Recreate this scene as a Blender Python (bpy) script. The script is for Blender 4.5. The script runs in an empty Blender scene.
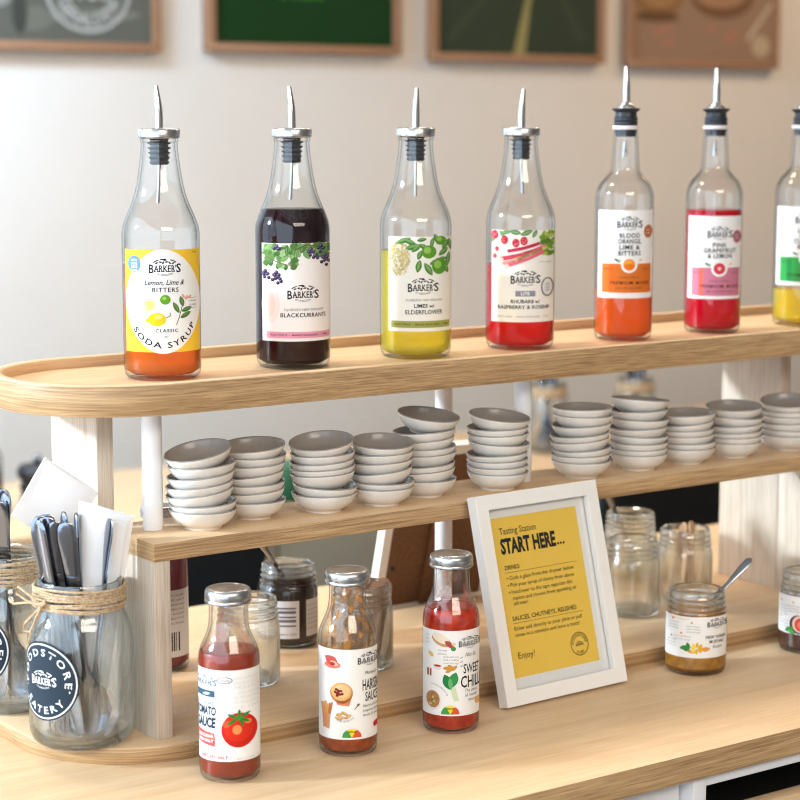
import bpy, bmesh, math, random
from mathutils import Vector, Matrix
from mathutils.bvhtree import BVHTree
from mathutils.geometry import tessellate_polygon

random.seed(7)
C = bpy.context.scene.collection
SC = bpy.context.scene
PI = math.pi
R_ = math.radians

# ------------------------------------------------------------------ camera, world, light, exposure
CAM = Vector((0.0, 0.0, 0.6592))           # z = 0 is the worktop, 0.9 m above the floor
PITCH, YAW = R_(8.0258), R_(35.0425)
cam_data = bpy.data.cameras.new('camera')
cam_data.sensor_width = 36.0
cam_data.lens = 90.0
cam_data.clip_start = 0.05
cam_data.dof.use_dof = True
cam_data.dof.focus_distance = 2.17
cam_data.dof.aperture_fstop = 5.3
cam = bpy.data.objects.new('camera', cam_data)
cam.location = CAM
cam.rotation_euler = (R_(90) - PITCH, 0, -YAW)
C.objects.link(cam)
SC.camera = cam

world = bpy.data.worlds.new('world')
SC.world = world
world.use_nodes = True
bg = world.node_tree.nodes['Background']
bg.inputs[0].default_value = (0.80, 0.90, 1.0, 1)
bg.inputs[1].default_value = 0.6

SUN_DIR = Vector((-2.55, 1.15, 1.0)).normalized()     # towards the low daylight at the left
def add_light(name, kind, loc, direction, color, energy, **kw):
    ld = bpy.data.lights.new(name, kind)
    ld.color = color
    ld.energy = energy
    for k, v in kw.items():
        setattr(ld, k, v)
    lo = bpy.data.objects.new(name, ld)
    lo.location = loc
    lo.rotation_euler = Vector(direction).to_track_quat('-Z', 'Y').to_euler()
    C.objects.link(lo)
    return lo
add_light('sun', 'SUN', (-3, 3, 2), -SUN_DIR, (0.72, 0.87, 1.0), 3.3, angle=R_(5))
add_light('window_daylight', 'AREA', (-0.80, 1.4, 0.75), (1, 0, -0.1), (0.66, 0.83, 1.0), 58, shape='RECTANGLE', size=5.4, size_y=1.7)
add_light('added_wall_fill', 'AREA', (0.7, 3.7, 1.82), (0.15, 0.8, -0.75), (0.56, 0.77, 1.0), 74, shape='RECTANGLE', size=1.2, size_y=0.3)  # added cool fill that keeps the left of the far wall bright
WARM = (1.0, 0.80, 0.60)
for lx in (0.7, 1.9, 3.1):
    add_light('ceiling_lamp_or_fill', 'AREA', (lx, 2.65, 1.86), (0, -0.12, -1), WARM, 11.5, shape='RECTANGLE', size=0.5, size_y=0.35)
add_light('ceiling_lamp_or_fill', 'AREA', (4.6, 3.4, 1.86), (-0.1, 0.3, -1), (1.0, 0.70, 0.42), 14, shape='RECTANGLE', size=0.6, size_y=0.4)
add_light('ceiling_lamp_or_fill', 'AREA', (0.8, -0.8, 1.86), (0.15, 0.45, -1), (1.0, 0.88, 0.74), 76, shape='RECTANGLE', size=2.0, size_y=1.6)  # added warm fill that lifts faces turned to the camera, not a ceiling lamp

SC.view_settings.view_transform = 'Standard'
SC.view_settings.look = 'None'
SC.view_settings.gamma = 1.0
SC.view_settings.exposure = 0.45
SC.view_settings.use_curve_mapping = False
cy = SC.cycles
cy.use_denoising = True
cy.filter_width = 1.05
cy.max_bounces = 10
cy.diffuse_bounces = 4
cy.glossy_bounces = 5
cy.transmission_bounces = 8
cy.transparent_max_bounces = 40
cy.sample_clamp_indirect = 4.0
cy.caustics_reflective = False
cy.caustics_refractive = True

# ------------------------------------------------------------------ colour and materials
def lin(c):
    out = []
    for v in c[:3]:
        v = v / 255.0
        out.append(v / 12.92 if v <= 0.04045 else ((v + 0.055) / 1.055) ** 2.4)
    return tuple(out)

def newmat(name):
    m = bpy.data.materials.new(name)
    m.use_nodes = True
    nt = m.node_tree
    nt.nodes.clear()
    out = nt.nodes.new('ShaderNodeOutputMaterial')
    return m, nt, out

def principled(name, rgb, rough=0.5, metal=0.0, spec=0.5, noise=None, coat=0.0):
    m, nt, out = newmat(name)
    p = nt.nodes.new('ShaderNodeBsdfPrincipled')
    c = lin(rgb)
    p.inputs['Base Color'].default_value = (*c, 1)
    p.inputs['Roughness'].default_value = rough
    p.inputs['Metallic'].default_value = metal
    p.inputs['Specular IOR Level'].default_value = spec
    p.inputs['Coat Weight'].default_value = coat
    if noise:
        sc, rgb2, bump = noise
        tc = nt.nodes.new('ShaderNodeTexCoord')
        n = nt.nodes.new('ShaderNodeTexNoise')
        n.inputs['Scale'].default_value = sc
        n.inputs['Detail'].default_value = 5
        nt.links.new(tc.outputs['Object'], n.inputs['Vector'])
        r = nt.nodes.new('ShaderNodeValToRGB')
        r.color_ramp.elements[0].position = 0.35
        r.color_ramp.elements[0].color = (*c, 1)
        r.color_ramp.elements[1].position = 0.68
        r.color_ramp.elements[1].color = (*lin(rgb2), 1)
        nt.links.new(n.outputs['Fac'], r.inputs['Fac'])
        nt.links.new(r.outputs['Color'], p.inputs['Base Color'])
        if bump:
            b = nt.nodes.new('ShaderNodeBump')
            b.inputs['Strength'].default_value = bump
            b.inputs['Distance'].default_value = 0.002
            nt.links.new(n.outputs['Fac'], b.inputs['Height'])
            nt.links.new(b.outputs['Normal'], p.inputs['Normal'])
    nt.links.new(p.outputs[0], out.inputs[0])
    return m

def wood(name, light, dark, fine=1.0, rough=0.42):
    """oak laminate: the mesh attribute 'grain' runs along the board in x"""
    m, nt, out = newmat(name)
    L = nt.links.new
    at = nt.nodes.new('ShaderNodeAttribute'); at.attribute_name = 'grain'
    def noise(scale, detail, dist=0.0):
        mp = nt.nodes.new('ShaderNodeMapping'); mp.inputs['Scale'].default_value = scale
        L(at.outputs['Vector'], mp.inputs['Vector'])
        n = nt.nodes.new('ShaderNodeTexNoise'); n.inputs['Scale'].default_value = 1
        n.inputs['Detail'].default_value = detail; n.inputs['Distortion'].default_value = dist
        L(mp.outputs[0], n.inputs['Vector'])
        return n.outputs['Fac']
    a = noise((13, 560, 560), 3, 0.3)
    b = noise((1.6, 34, 34), 3, 1.0)
    c = noise((30, 1100, 1100), 2)
    def math_(op, x, y):
        k = nt.nodes.new('ShaderNodeMath'); k.operation = op
        for i, v in enumerate((x, y)):
            if isinstance(v, (int, float)): k.inputs[i].default_value = v
            else: L(v, k.inputs[i])
        return k.outputs[0]
    s = math_('ADD', math_('MULTIPLY', a, 0.55 * fine), math_('MULTIPLY', b, 0.40))
    s = math_('ADD', s, math_('MULTIPLY', math_('SUBTRACT', c, 0.5), 0.35 * fine))
    s = math_('ADD', s, 0.5 - 0.5 * (0.55 * fine + 0.40))
    r = nt.nodes.new('ShaderNodeValToRGB')
    r.color_ramp.elements[0].position = 0.33; r.color_ramp.elements[0].color = (*lin(dark), 1)
    r.color_ramp.elements[1].position = 0.66; r.color_ramp.elements[1].color = (*lin(light), 1)
    L(s, r.inputs['Fac'])
    p = nt.nodes.new('ShaderNodeBsdfPrincipled')
    L(r.outputs['Color'], p.inputs['Base Color'])
    p.inputs['Roughness'].default_value = rough
    p.inputs['Specular IOR Level'].default_value = 0.4
    bu = nt.nodes.new('ShaderNodeBump'); bu.inputs['Strength'].default_value = 0.12; bu.inputs['Distance'].default_value = 0.001
    L(a, bu.inputs['Height']); L(bu.outputs['Normal'], p.inputs['Normal'])
    L(p.outputs[0], out.inputs[0])
    return m

def glass(name, clear, edge, rough=0.02, power=2.2, bend=0.0):
    """thin-walled clear glass: see-through, tinted where one looks along the wall, fresnel reflections"""
    m, nt, out = newmat(name)
    L = nt.links.new
    lw = nt.nodes.new('ShaderNodeLayerWeight'); lw.inputs['Blend'].default_value = 0.5
    def mth(op, x, y):
        n = nt.nodes.new('ShaderNodeMath'); n.operation = op
        for i, v in enumerate((x, y)):
            if isinstance(v, (int, float)): n.inputs[i].default_value = v
            else: L(v, n.inputs[i])
        return n.outputs[0]
    pw = mth('POWER', lw.outputs['Facing'], power)
    mx = nt.nodes.new('ShaderNodeMix'); mx.data_type = 'RGBA'
    mx.inputs['A'].default_value = (*clear, 1); mx.inputs['B'].default_value = (*edge, 1)
    L(pw, mx.inputs['Factor'])
    tr = nt.nodes.new('ShaderNodeBsdfTransparent'); L(mx.outputs['Result'], tr.inputs['Color'])
    thru = tr.outputs[0]
    if bend:
        rf = nt.nodes.new('ShaderNodeBsdfGlass'); rf.inputs['IOR'].default_value = 1.45; rf.inputs['Roughness'].default_value = 0.0
        rf.inputs['Color'].default_value = (*clear, 1)
        mb = nt.nodes.new('ShaderNodeMixShader'); mb.inputs[0].default_value = bend
        L(tr.outputs[0], mb.inputs[1]); L(rf.outputs[0], mb.inputs[2])
        thru = mb.outputs[0]
    gl = nt.nodes.new('ShaderNodeBsdfGlossy'); gl.inputs['Roughness'].default_value = rough
    fr = mth('ADD', 0.045, mth('MULTIPLY', 0.75, mth('POWER', lw.outputs['Facing'], 5.0)))
    ms = nt.nodes.new('ShaderNodeMixShader')
    L(fr, ms.inputs[0]); L(thru, ms.inputs[1]); L(gl.outputs[0], ms.inputs[2])
    L(ms.outputs[0], out.inputs[0])
    return m

def liquid(name, rgb, clear=0.35, trans=0.5, rough=0.15):
    m, nt, out = newmat(name)
    L = nt.links.new
    c = (*lin(rgb), 1)
    d = nt.nodes.new('ShaderNodeBsdfDiffuse'); d.inputs['Color'].default_value = c
    t = nt.nodes.new('ShaderNodeBsdfTranslucent'); t.inputs['Color'].default_value = c
    m1 = nt.nodes.new('ShaderNodeMixShader'); m1.inputs[0].default_value = trans
    L(d.outputs[0], m1.inputs[1]); L(t.outputs[0], m1.inputs[2])
    tr = nt.nodes.new('ShaderNodeBsdfTransparent'); tr.inputs['Color'].default_value = tuple(v ** 0.6 for v in c[:3]) + (1,)
    m2 = nt.nodes.new('ShaderNodeMixShader'); m2.inputs[0].default_value = clear
    L(m1.outputs[0], m2.inputs[1]); L(tr.outputs[0], m2.inputs[2])
    gl = nt.nodes.new('ShaderNodeBsdfGlossy'); gl.inputs['Roughness'].default_value = rough
    fr = nt.nodes.new('ShaderNodeFresnel'); fr.inputs['IOR'].default_value = 1.2
    m3 = nt.nodes.new('ShaderNodeMixShader')
    L(fr.outputs[0], m3.inputs[0]); L(m2.outputs[0], m3.inputs[1]); L(gl.outputs[0], m3.inputs[2])
    L(m3.outputs[0], out.inputs[0])
    return m

def smear(name, rgb, scale, lo, hi):
    """sauce residue clinging to the inside of a bottle: patches over clear"""
    m, nt, out = newmat(name)
    L = nt.links.new
    tc = nt.nodes.new('ShaderNodeTexCoord')
    mp = nt.nodes.new('ShaderNodeMapping'); mp.inputs['Scale'].default_value = (1, 1, 0.55)
    L(tc.outputs['Object'], mp.inputs['Vector'])
    n = nt.nodes.new('ShaderNodeTexNoise'); n.inputs['Scale'].default_value = scale; n.inputs['Detail'].default_value = 6
    L(mp.outputs[0], n.inputs['Vector'])
    r = nt.nodes.new('ShaderNodeMapRange'); r.inputs['From Min'].default_value = lo; r.inputs['From Max'].default_value = hi
    r.inputs['To Max'].default_value = 0.7
    L(n.outputs['Fac'], r.inputs['Value'])
    d = nt.nodes.new('ShaderNodeBsdfDiffuse'); d.inputs['Color'].default_value = (*lin(rgb), 1)
    t = nt.nodes.new('ShaderNodeBsdfTranslucent'); t.inputs['Color'].default_value = (*lin(rgb), 1)
    m1 = nt.nodes.new('ShaderNodeMixShader'); m1.inputs[0].default_value = 0.5
    L(d.outputs[0], m1.inputs[1]); L(t.outputs[0], m1.inputs[2])
    tr = nt.nodes.new('ShaderNodeBsdfTransparent')
    m2 = nt.nodes.new('ShaderNodeMixShader')
    L(r.outputs[0], m2.inputs[0]); L(tr.outputs[0], m2.inputs[1]); L(m1.outputs[0], m2.inputs[2])
    L(m2.outputs[0], out.inputs[0])
    return m

def print_mat(name, rough=0.7):
    m, nt, out = newmat(name)
    at = nt.nodes.new('ShaderNodeAttribute'); at.attribute_name = 'ink'
    p = nt.nodes.new('ShaderNodeBsdfPrincipled')
    p.inputs['Roughness'].default_value = rough
    p.inputs['Specular IOR Level'].default_value = 0.15
    nt.links.new(at.outputs['Color'], p.inputs['Base Color'])
    nt.links.new(p.outputs[0], out.inputs[0])
    return m

M = dict(
    oak=wood('oak_laminate', (222, 192, 154), (194, 159, 118), 0.7),
    oak_edge=wood('oak_edge_band', (202, 166, 121), (143, 110, 75), 1.25, 0.5),
    oak_upright=wood('oak_upright_board', (218, 205, 188), (178, 160, 140), 0.9, 0.5),
    white_post=principled('white_powder_coat', (236, 236, 238), 0.35),
    white_paint=principled('white_painted_wood', (238, 234, 228), 0.4),
    cabinet=principled('white_melamine', (226, 226, 228), 0.4),
    dark_inside=principled('dark_plinth_and_slot_shade', (24, 24, 22), 0.6),  # near-black for plinths; behind the slot it paints the shade inside
    glaze=principled('grey_glaze', (236, 229, 219), 0.28, noise=(40, (225, 217, 207), 0.0)),
    glaze_shaded=principled('grey_glaze_shaded', (146, 140, 134), 0.25),  # darker copy of the glaze: shade under the tray put into its colour
    metal=principled('brushed_tin', (190, 191, 193), 0.27, 1.0, noise=(300, (168, 170, 174), 0.05)),
    steel=principled('polished_steel', (136, 142, 154), 0.14, 1.0),
    spout=principled('spout_steel', (190, 192, 194), 0.18, 1.0),
    rubber=principled('black_rubber', (30, 36, 46), 0.4),
    ring=principled('white_neck_ring', (226, 220, 220), 0.4),
    glass=glass('clear_glass', (0.985, 0.99, 0.99), (0.22, 0.30, 0.33), power=4.0),
    jar_glass=glass('jar_glass', (0.975, 0.988, 0.982), (0.46, 0.66, 0.60), power=4.0, bend=0.7),
    ink=print_mat('printed_label'),
    sign_ink=print_mat('printed_sign', 0.25),
    canvas_ink=print_mat('printed_canvas', 0.6),
    sticker=print_mat('printed_sticker', 0.6),
    twine=principled('jute_twine', (206, 184, 152), 0.95, noise=(400, (160, 130, 96), 0.5)),
    napkin=principled('white_paper_napkin', (246, 247, 250), 0.85),
    birch=principled('birch_wood', (208, 172, 136), 0.6, noise=(60, (180, 138, 102), 0.1)),
    brown_stick=principled('brown_wooden_stick', (160, 122, 92), 0.6, noise=(60, (134, 98, 70), 0.1)),
    mdf=principled('brown_fibreboard', (122, 84, 54), 0.75, noise=(200, (104, 70, 44), 0.1)),
    black=principled('black_leatherette', (20, 21, 24), 0.5),
    black_plastic=principled('black_plastic', (26, 26, 30), 0.4),
    wall=principled('painted_plaster_wall', (214, 209, 203), 0.9, noise=(3, (211, 206, 200), 0.0)),
    ceiling=principled('white_ceiling', (236, 232, 226), 0.9),
    floor=principled('grey_vinyl_floor', (120, 114, 106), 0.5, noise=(8, (108, 102, 96), 0.0)),
    olive=principled('grey_olive_panel', (140, 136, 122), 0.6),
    green=principled('green_tin', (48, 104, 74), 0.5),
    frame_wood=principled('brown_frame_wood', (150, 112, 84), 0.5),
    pane=glass('sign_pane', (0.98, 0.98, 0.98), (0.9, 0.9, 0.9), 0.03),
)
SYRUP = dict(
    orange=liquid('orange_syrup', (255, 140, 56), 0.42, 0.5),
    black=liquid('blackcurrant_syrup', (34, 8, 18), 0.03, 0.3),
    yellow=liquid('yellow_syrup', (255, 236, 84), 0.45, 0.5),
    red=liquid('red_syrup', (240, 30, 44), 0.32, 0.5),
    blood=liquid('blood_orange_syrup', (255, 124, 50), 0.3, 0.5),
    pink=liquid('crimson_syrup', (228, 16, 50), 0.22, 0.5),
    lemon=liquid('lemon_syrup', (255, 226, 72), 0.4, 0.5),
)
SAUCE = dict(
    tomato=principled('tomato_sauce', (122, 32, 10), 0.3, noise=(60, (144, 44, 12), 0.2)),
    harissa=principled('harissa_sauce', (164, 70, 18), 0.35, noise=(150, (122, 42, 12), 0.2)),
    chilli=principled('chilli_sauce', (152, 18, 4), 0.2, noise=(110, (192, 52, 10), 0.3)),
    mustard=principled('mustard_relish', (212, 146, 30), 0.4, noise=(120, (176, 108, 16), 0.4)),
    fig=principled('fig_relish', (96, 48, 26), 0.4, noise=(120, (66, 28, 16), 0.4)),
    dark=principled('dark_chutney', (24, 12, 9), 0.3, noise=(120, (44, 22, 12), 0.3)),
    berry=principled('berry_sauce', (120, 22, 44), 0.35),
    yellowish=principled('pickle_relish', (214, 186, 92), 0.4),
)

# ------------------------------------------------------------------ mesh helpers
def finish(bm, name, mat, parent=None, loc=None, smooth=True, angle=38, grain=None):
    me = bpy.data.meshes.new(name)
    bmesh.ops.recalc_face_normals(bm, faces=bm.faces)
    bm.to_mesh(me)
    bm.free()
    if smooth:
        for p in me.polygons:
            p.use_smooth = True
        me.set_sharp_from_angle(angle=R_(angle))
    me.materials.append(mat)
    if grain:
        put_grain(me, grain)
    o = bpy.data.objects.new(name, me)
    C.objects.link(o)
    if parent:
        o.parent = parent
    if loc is not None:
        o.location = loc
    return o

def put_grain(me, kind):
    a = me.attributes.new('grain', 'FLOAT_VECTOR', 'CORNER')
    sh = random.random() * 9
    for p in me.polygons:
        for li in p.loop_indices:
            v = me.vertices[me.loops[li].vertex_index].co
            if kind == 'x':
                g = (v.x + sh, v.y, v.z)
            elif kind == 'z':
                g = (v.z + sh, v.x, v.y)
            elif kind == 'y':
                g = (v.y + sh, v.x, v.z)
            else:
                g = kind(v, p)
            a.data[li].vector = g

def thing(name, label, cat, loc=(0, 0, 0), rz=0.0, group=None):
    o = bpy.data.objects.new(name, None)
    o.empty_display_size = 0.02
    o.location = loc
    o.rotation_euler = (0, 0, rz)
    C.objects.link(o)
    return tag(o, label, cat, group)

def tag(o, label, cat, group=None):
    o['label'] = label
    o['category'] = cat
    if group:
        o['group'] = group
    return o

def struct(name, bm, mat):
    o = finish(bm, name, mat, smooth=False)
    o['kind'] = 'structure'
    return o

def box(bm, x0, x1, y0, y1, z0, z1, bevel=0.0, seg=2):
    v = [bm.verts.new((x, y, z)) for z in (z0, z1) for y in (y0, y1) for x in (x0, x1)]
    fs = [(0, 2, 3, 1), (4, 5, 7, 6), (0, 1, 5, 4), (2, 6, 7, 3), (0, 4, 6, 2), (1, 3, 7, 5)]
    faces = [bm.faces.new([v[i] for i in f]) for f in fs]
    if bevel:
        es = list({e for f in faces for e in f.edges})
        bmesh.ops.bevel(bm, geom=es, offset=bevel, segments=seg, affect='EDGES', profile=0.5)
    return bm

def boxobj(name, dims, mat, parent=None, bevel=0.001, grain=None):
    bm = bmesh.new()
    box(bm, *dims, bevel=bevel)
    return finish(bm, name, mat, parent, grain=grain)

def lathe(profile, seg=56, bm=None, x=0.0, y=0.0):
    bm = bm or bmesh.new()
    rings = []
    for r, z in profile:
        if r < 1e-6:
            rings.append([bm.verts.new((x, y, z))])
        else:
            rings.append([bm.verts.new((x + r * math.cos(2 * PI * i / seg), y + r * math.sin(2 * PI * i / seg), z)) for i in range(seg)])
    for a, b in zip(rings, rings[1:]):
        for i in range(seg):
            j = (i + 1) % seg
            if len(a) == 1 and len(b) == 1:
                continue
            if len(a) == 1:
                bm.faces.new((a[0], b[j], b[i]))
            elif len(b) == 1:
                bm.faces.new((a[i], a[j], b[0]))
            else:
                bm.faces.new((a[i], a[j], b[j], b[i]))
    return bm

def smooth_profile(pts, n=4):
    """Catmull-Rom through the points"""
    out = []
    P = [pts[0]] + list(pts) + [pts[-1]]
    for i in range(1, len(P) - 2):
        p0, p1, p2, p3 = P[i - 1], P[i], P[i + 1], P[i + 2]
        for k in range(n):
            t = k / n
            out.append(tuple(0.5 * (2 * p1[d] + (p2[d] - p0[d]) * t + (2 * p0[d] - 5 * p1[d] + 4 * p2[d] - p3[d]) * t * t
                                    + (3 * p1[d] - p0[d] - 3 * p2[d] + p3[d]) * t ** 3) for d in range(2)))
    out.append(tuple(pts[-1]))
    return out

def radius_at(profile, z):
    for (r0, z0), (r1, z1) in zip(profile, profile[1:]):
        if z0 <= z <= z1 and z1 > z0:
            return r0 + (r1 - r0) * (z - z0) / (z1 - z0)
    return profile[-1][0]

def tube(bm, pts, rad, seg=10, cap=True):
    """round tube along points; rad is a number or one per point"""
    pts = [Vector(p) for p in pts]
    n = len(pts)
    if isinstance(rad, (int, float)):
        rad = [rad] * n
    up0 = None
    rings = []
    for i, p in enumerate(pts):
        t = (pts[min(i + 1, n - 1)] - pts[max(i - 1, 0)]).normalized()
        if up0 is None:
            up0 = t.orthogonal().normalized()
        s = (up0 - t * up0.dot(t)).normalized()
        up0 = s
        q = t.cross(s)
        rings.append([bm.verts.new(p + (s * math.cos(2 * PI * k / seg) + q * math.sin(2 * PI * k / seg)) * rad[i]) for k in range(seg)])
    for a, b in zip(rings, rings[1:]):
        for k in range(seg):
            j = (k + 1) % seg
            bm.faces.new((a[k], a[j], b[j], b[k]))
    if cap:
        bm.faces.new(rings[0][::-1])
        bm.faces.new(rings[-1])
    return bm

def loft(bm, sections):
    """sections: list of closed rings of 3-D points, same count; capped"""
    rings = [[bm.verts.new(p) for p in s] for s in sections]
    n = len(rings[0])
    for a, b in zip(rings, rings[1:]):
        for k in range(n):
            j = (k + 1) % n
            bm.faces.new((a[k], a[j], b[j], b[k]))
    bm.faces.new(rings[0][::-1])
    bm.faces.new(rings[-1])
    return bm

# ------------------------------------------------------------------ printed art: flat polygons in layers, wrapped on a cylinder or left flat
_glyph = {}
def glyphs(s, bold, shear, space):
    key = (s, bold, shear, space)
    if key not in _glyph:
        cu = bpy.data.curves.new('t', 'FONT')
        cu.body = s
        cu.size = 1.0
        cu.offset = bold
        cu.shear = shear
        cu.space_character = space
        cu.resolution_u = 2
        cu.fill_mode = 'FRONT'
        o = bpy.data.objects.new('t', cu)
        C.objects.link(o)
        dg = bpy.context.evaluated_depsgraph_get()
        me = bpy.data.meshes.new_from_object(o.evaluated_get(dg))
        vs = [(v.co.x, v.co.y) for v in me.vertices]
        fs = [tuple(p.vertices) for p in me.polygons]
        bpy.data.objects.remove(o)
        bpy.data.curves.remove(cu)
        bpy.data.meshes.remove(me)
        _glyph[key] = (vs, fs)
    return _glyph[key]
CAPH = max(v[1] for v in glyphs('H', 0.0, 0.0, 1.0)[0])

DARK = (38, 42, 50)
class Art:
    """x, y in the units of the print; with ru the x given is the offset seen from straight ahead and is unrolled on to the cylinder"""
    def __init__(self, ru=None):
        self.ru = ru
        self.items = []        # (verts, faces, colour, layer)
        self.n = 0
    def ax(self, x):
        if self.ru is None:
            return x
        return self.ru * math.asin(max(-0.985, min(0.985, x / self.ru)))
    def poly(self, pts, col, layer=1, unroll=True):
        p2 = [(self.ax(x) if unroll else x, y) for x, y in pts]
        tris = tessellate_polygon([[Vector((x, y, 0)) for x, y in p2]])
        xs = [p[0] for p in p2]
        big = max(xs) - min(xs) > 5
        bm = bmesh.new()
        vv = [bm.verts.new((x, y, 0)) for x, y in p2]
        for t in tris:
            try:
                bm.faces.new([vv[i] for i in t])
            except ValueError:
                pass
        if big and self.ru:
            x = math.floor(min(xs)) + 2.0
            while x < max(xs):
                bmesh.ops.bisect_plane(bm, geom=list(bm.verts) + list(bm.edges) + list(bm.faces), plane_co=(x, 0, 0), plane_no=(1, 0, 0))
                x += 2.0
        bm.verts.index_update()
        self.items.append(([(v.co.x, v.co.y) for v in bm.verts], [tuple(v.index for v in f.verts) for f in bm.faces], col, layer))
        bm.free()
    def rect(self, x0, x1, y0, y1, col, layer=1):
        self.poly([(x0, y0), (x1, y0), (x1, y1), (x0, y1)], col, layer)
    def ell(self, cx, cy_, rx, ry, col, layer=1, rot=0.0, n=20, a0=0.0, a1=360.0):
        pts = []
        full = a1 - a0 >= 360
        m = n if full else n + 1
        for i in range(m):
            a = R_(a0 + (a1 - a0) * i / n)
            x, y = rx * math.cos(a), ry * math.sin(a)
            c, s = math.cos(R_(rot)), math.sin(R_(rot))
            pts.append((cx + x * c - y * s, cy_ + x * s + y * c))
        if not full:
            pts.append((cx, cy_))
        self.poly(pts, col, layer)
    def leaf(self, cx, cy_, l, w, rot, col, layer=1):
        pts = []
        for i in range(9):
            t = i / 8
            pts.append((-l / 2 + l * t, w / 2 * math.sin(PI * t) ** 0.8))
        for i in range(7, 0, -1):
            t = i / 8
            pts.append((-l / 2 + l * t, -w / 2 * math.sin(PI * t) ** 0.8))
        c, s = math.cos(R_(rot)), math.sin(R_(rot))
        self.poly([(cx + x * c - y * s, cy_ + x * s + y * c) for x, y in pts], col, layer)
    def ring(self, cx, cy_, rx, ry, w, col, layer=1, n=36):
        pts = [(cx + rx * math.cos(2 * PI * i / n), cy_ + ry * math.sin(2 * PI * i / n)) for i in range(n + 1)]
        self.stroke(pts, w, col, layer)
    def stroke(self, pts, w, col, layer=1):
        for (x0, y0), (x1, y1) in zip(pts, pts[1:]):
            dx, dy = x1 - x0, y1 - y0
            d = math.hypot(dx, dy) or 1
            nx, ny = -dy / d * w / 2, dx / d * w / 2
            ex, ey = dx / d * w * 0.2, dy / d * w * 0.2
            self.poly([(x0 - ex + nx, y0 - ey + ny), (x0 - ex - nx, y0 - ey - ny), (x1 + ex - nx, y1 + ey - ny), (x1 + ex + nx, y1 + ey + ny)], col, layer)
    def text(self, s, xl, xr, y, h, col=DARK, layer=3, bold=0.0, shear=0.0, space=1.0, arc=None):
        """s between xl and xr, baseline y, capital height h; arc = (cx, cy, r, 'in'|'out', mid angle) bends the line on a circle"""
        vs, fs = glyphs(s, bold, shear, space)
        if not vs:
            return
        a, b = self.ax(xl), self.ax(xr)
        mn, mx = min(v[0] for v in vs), max(v[0] for v in vs)
        sx, sy = (b - a) / (mx - mn), h / CAPH
        pts = [(a + (x - mn) * sx, y + yy * sy) for x, yy in vs]
        if arc:
            cx, cyy, r, side, mid = arc
            cx = self.ax(cx)
            out = []
            for x, yy in pts:
                u = x - (a + b) / 2
                v = yy - y
                if side == 'out':      # upper arch, letters outwards
                    t = R_(mid) - u / r
                    rr = r + v
                else:                  # lower smile, letters inwards
                    t = R_(mid) + u / r
                    rr = r - v
                out.append((cx + rr * math.cos(t), cyy + rr * math.sin(t)))
            pts = out
        self.items.append((pts, fs, col, layer))
    def lines(self, x0, x1, y, n, dy, col, h=0.9, layer=2, seed=1):
        """rows of small print"""
        words = ['made with care', 'rich and smooth', 'great with pies', 'add a dollop', 'sweet and tangy', 'stir and enjoy']
        for i in range(n):
            self.text(words[(i + seed) % len(words)], x0, x1, y - i * dy, h, col, layer)
    def logo(self, xc, y, w, col=DARK, layer=3, below=True):
        """arched sprig over the maker's name, with the place name beneath; w is the width of the name, y its baseline"""
        s = w / 31.0
        self.text('B', xc - 15.5 * s, xc - 10.8 * s, y - 1.2 * s, 8.2 * s, col, layer, bold=0.018)
        self.text("ARKER'", xc - 10.6 * s, xc + 10.9 * s, y, 6.2 * s, col, layer, bold=0.016, space=1.05)
        self.text('S', xc + 11.0 * s, xc + 15.5 * s, y - 0.6 * s, 8.2 * s, col, layer, bold=0.018)
        for dx in (-9.6, -6.8, -5.2, -2.9, -1.2, 2.2, 7.9):
            self.rect(xc + (dx - 0.8) * s, xc + (dx + 0.8) * s, y - 0.15 * s, y + 0.75 * s, col, layer)
        pts = [(xc + 12 * s * math.cos(R_(a)), y + 7.0 * s + 5.2 * s * math.sin(R_(a))) for a in range(14, 167, 12)]
        self.stroke(pts[1:5], 1.0 * s, col, layer)
        self.stroke(pts[6:9], 1.2 * s, col, layer)
        self.stroke(pts[9:], 1.0 * s, col, layer)
        for dx, dy, r in ((-8, 8.6, 30), (-4.2, 9.4, -20), (-1.6, 8.8, 60), (1.8, 9.6, 10), (4.8, 8.7, -40), (8.2, 8.4, 20), (0.2, 11.4, 0)):
            self.leaf(xc + dx * s, y + dy * s, 3.6 * s, 1.5 * s, r, col, layer)
        if below:
            self.text('OF GERALDINE', xc - 8.2 * s, xc + 8.2 * s, 0, 1.7 * s, col, layer,
                      arc=(xc, y + 17.5 * s, 21.5 * s, 'in', -90))
    def build(self, name, mat, parent, k, radius=None, z0=0.0, lift=0.00015, step=0.00009, rfun=None, flat=None):
        verts, faces, cols = [], [], []
        ru = radius / k if radius else None
        for vs, fs, col, layer in self.items:
            base = len(verts)
            off = lift + step * layer
            for x, y in vs:
                if flat:
                    verts.append(flat(x * k, y * k, off))
                else:
                    r = (rfun(z0 + y * k) if rfun else radius) + off
                    t = x / self.ru if self.ru else x * k / radius
                    verts.append((r * math.sin(t), -r * math.cos(t), z0 + y * k))
            c = (*[v * (1.0 if name == 'paper_sheet' else 0.86) for v in lin(col)], 1.0)
            for f in fs:
                faces.append([base + i for i in f])
                cols.append(c)
        me = bpy.data.meshes.new(name)
        me.from_pydata(verts, [], faces)
        at = me.color_attributes.new('ink', 'FLOAT_COLOR', 'CORNER')
        for p in me.polygons:
            for li in p.loop_indices:
                at.data[li].color = cols[p.index]
            p.use_smooth = True
        # normals outwards
        me.materials.append(mat)
        o = bpy.data.objects.new(name, me)
        C.objects.link(o)
        o.parent = parent
        return o

def facing(x, y):
    """turn about z that makes local -y look at the viewer's side"""
    return math.atan2(-x, y)

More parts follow.
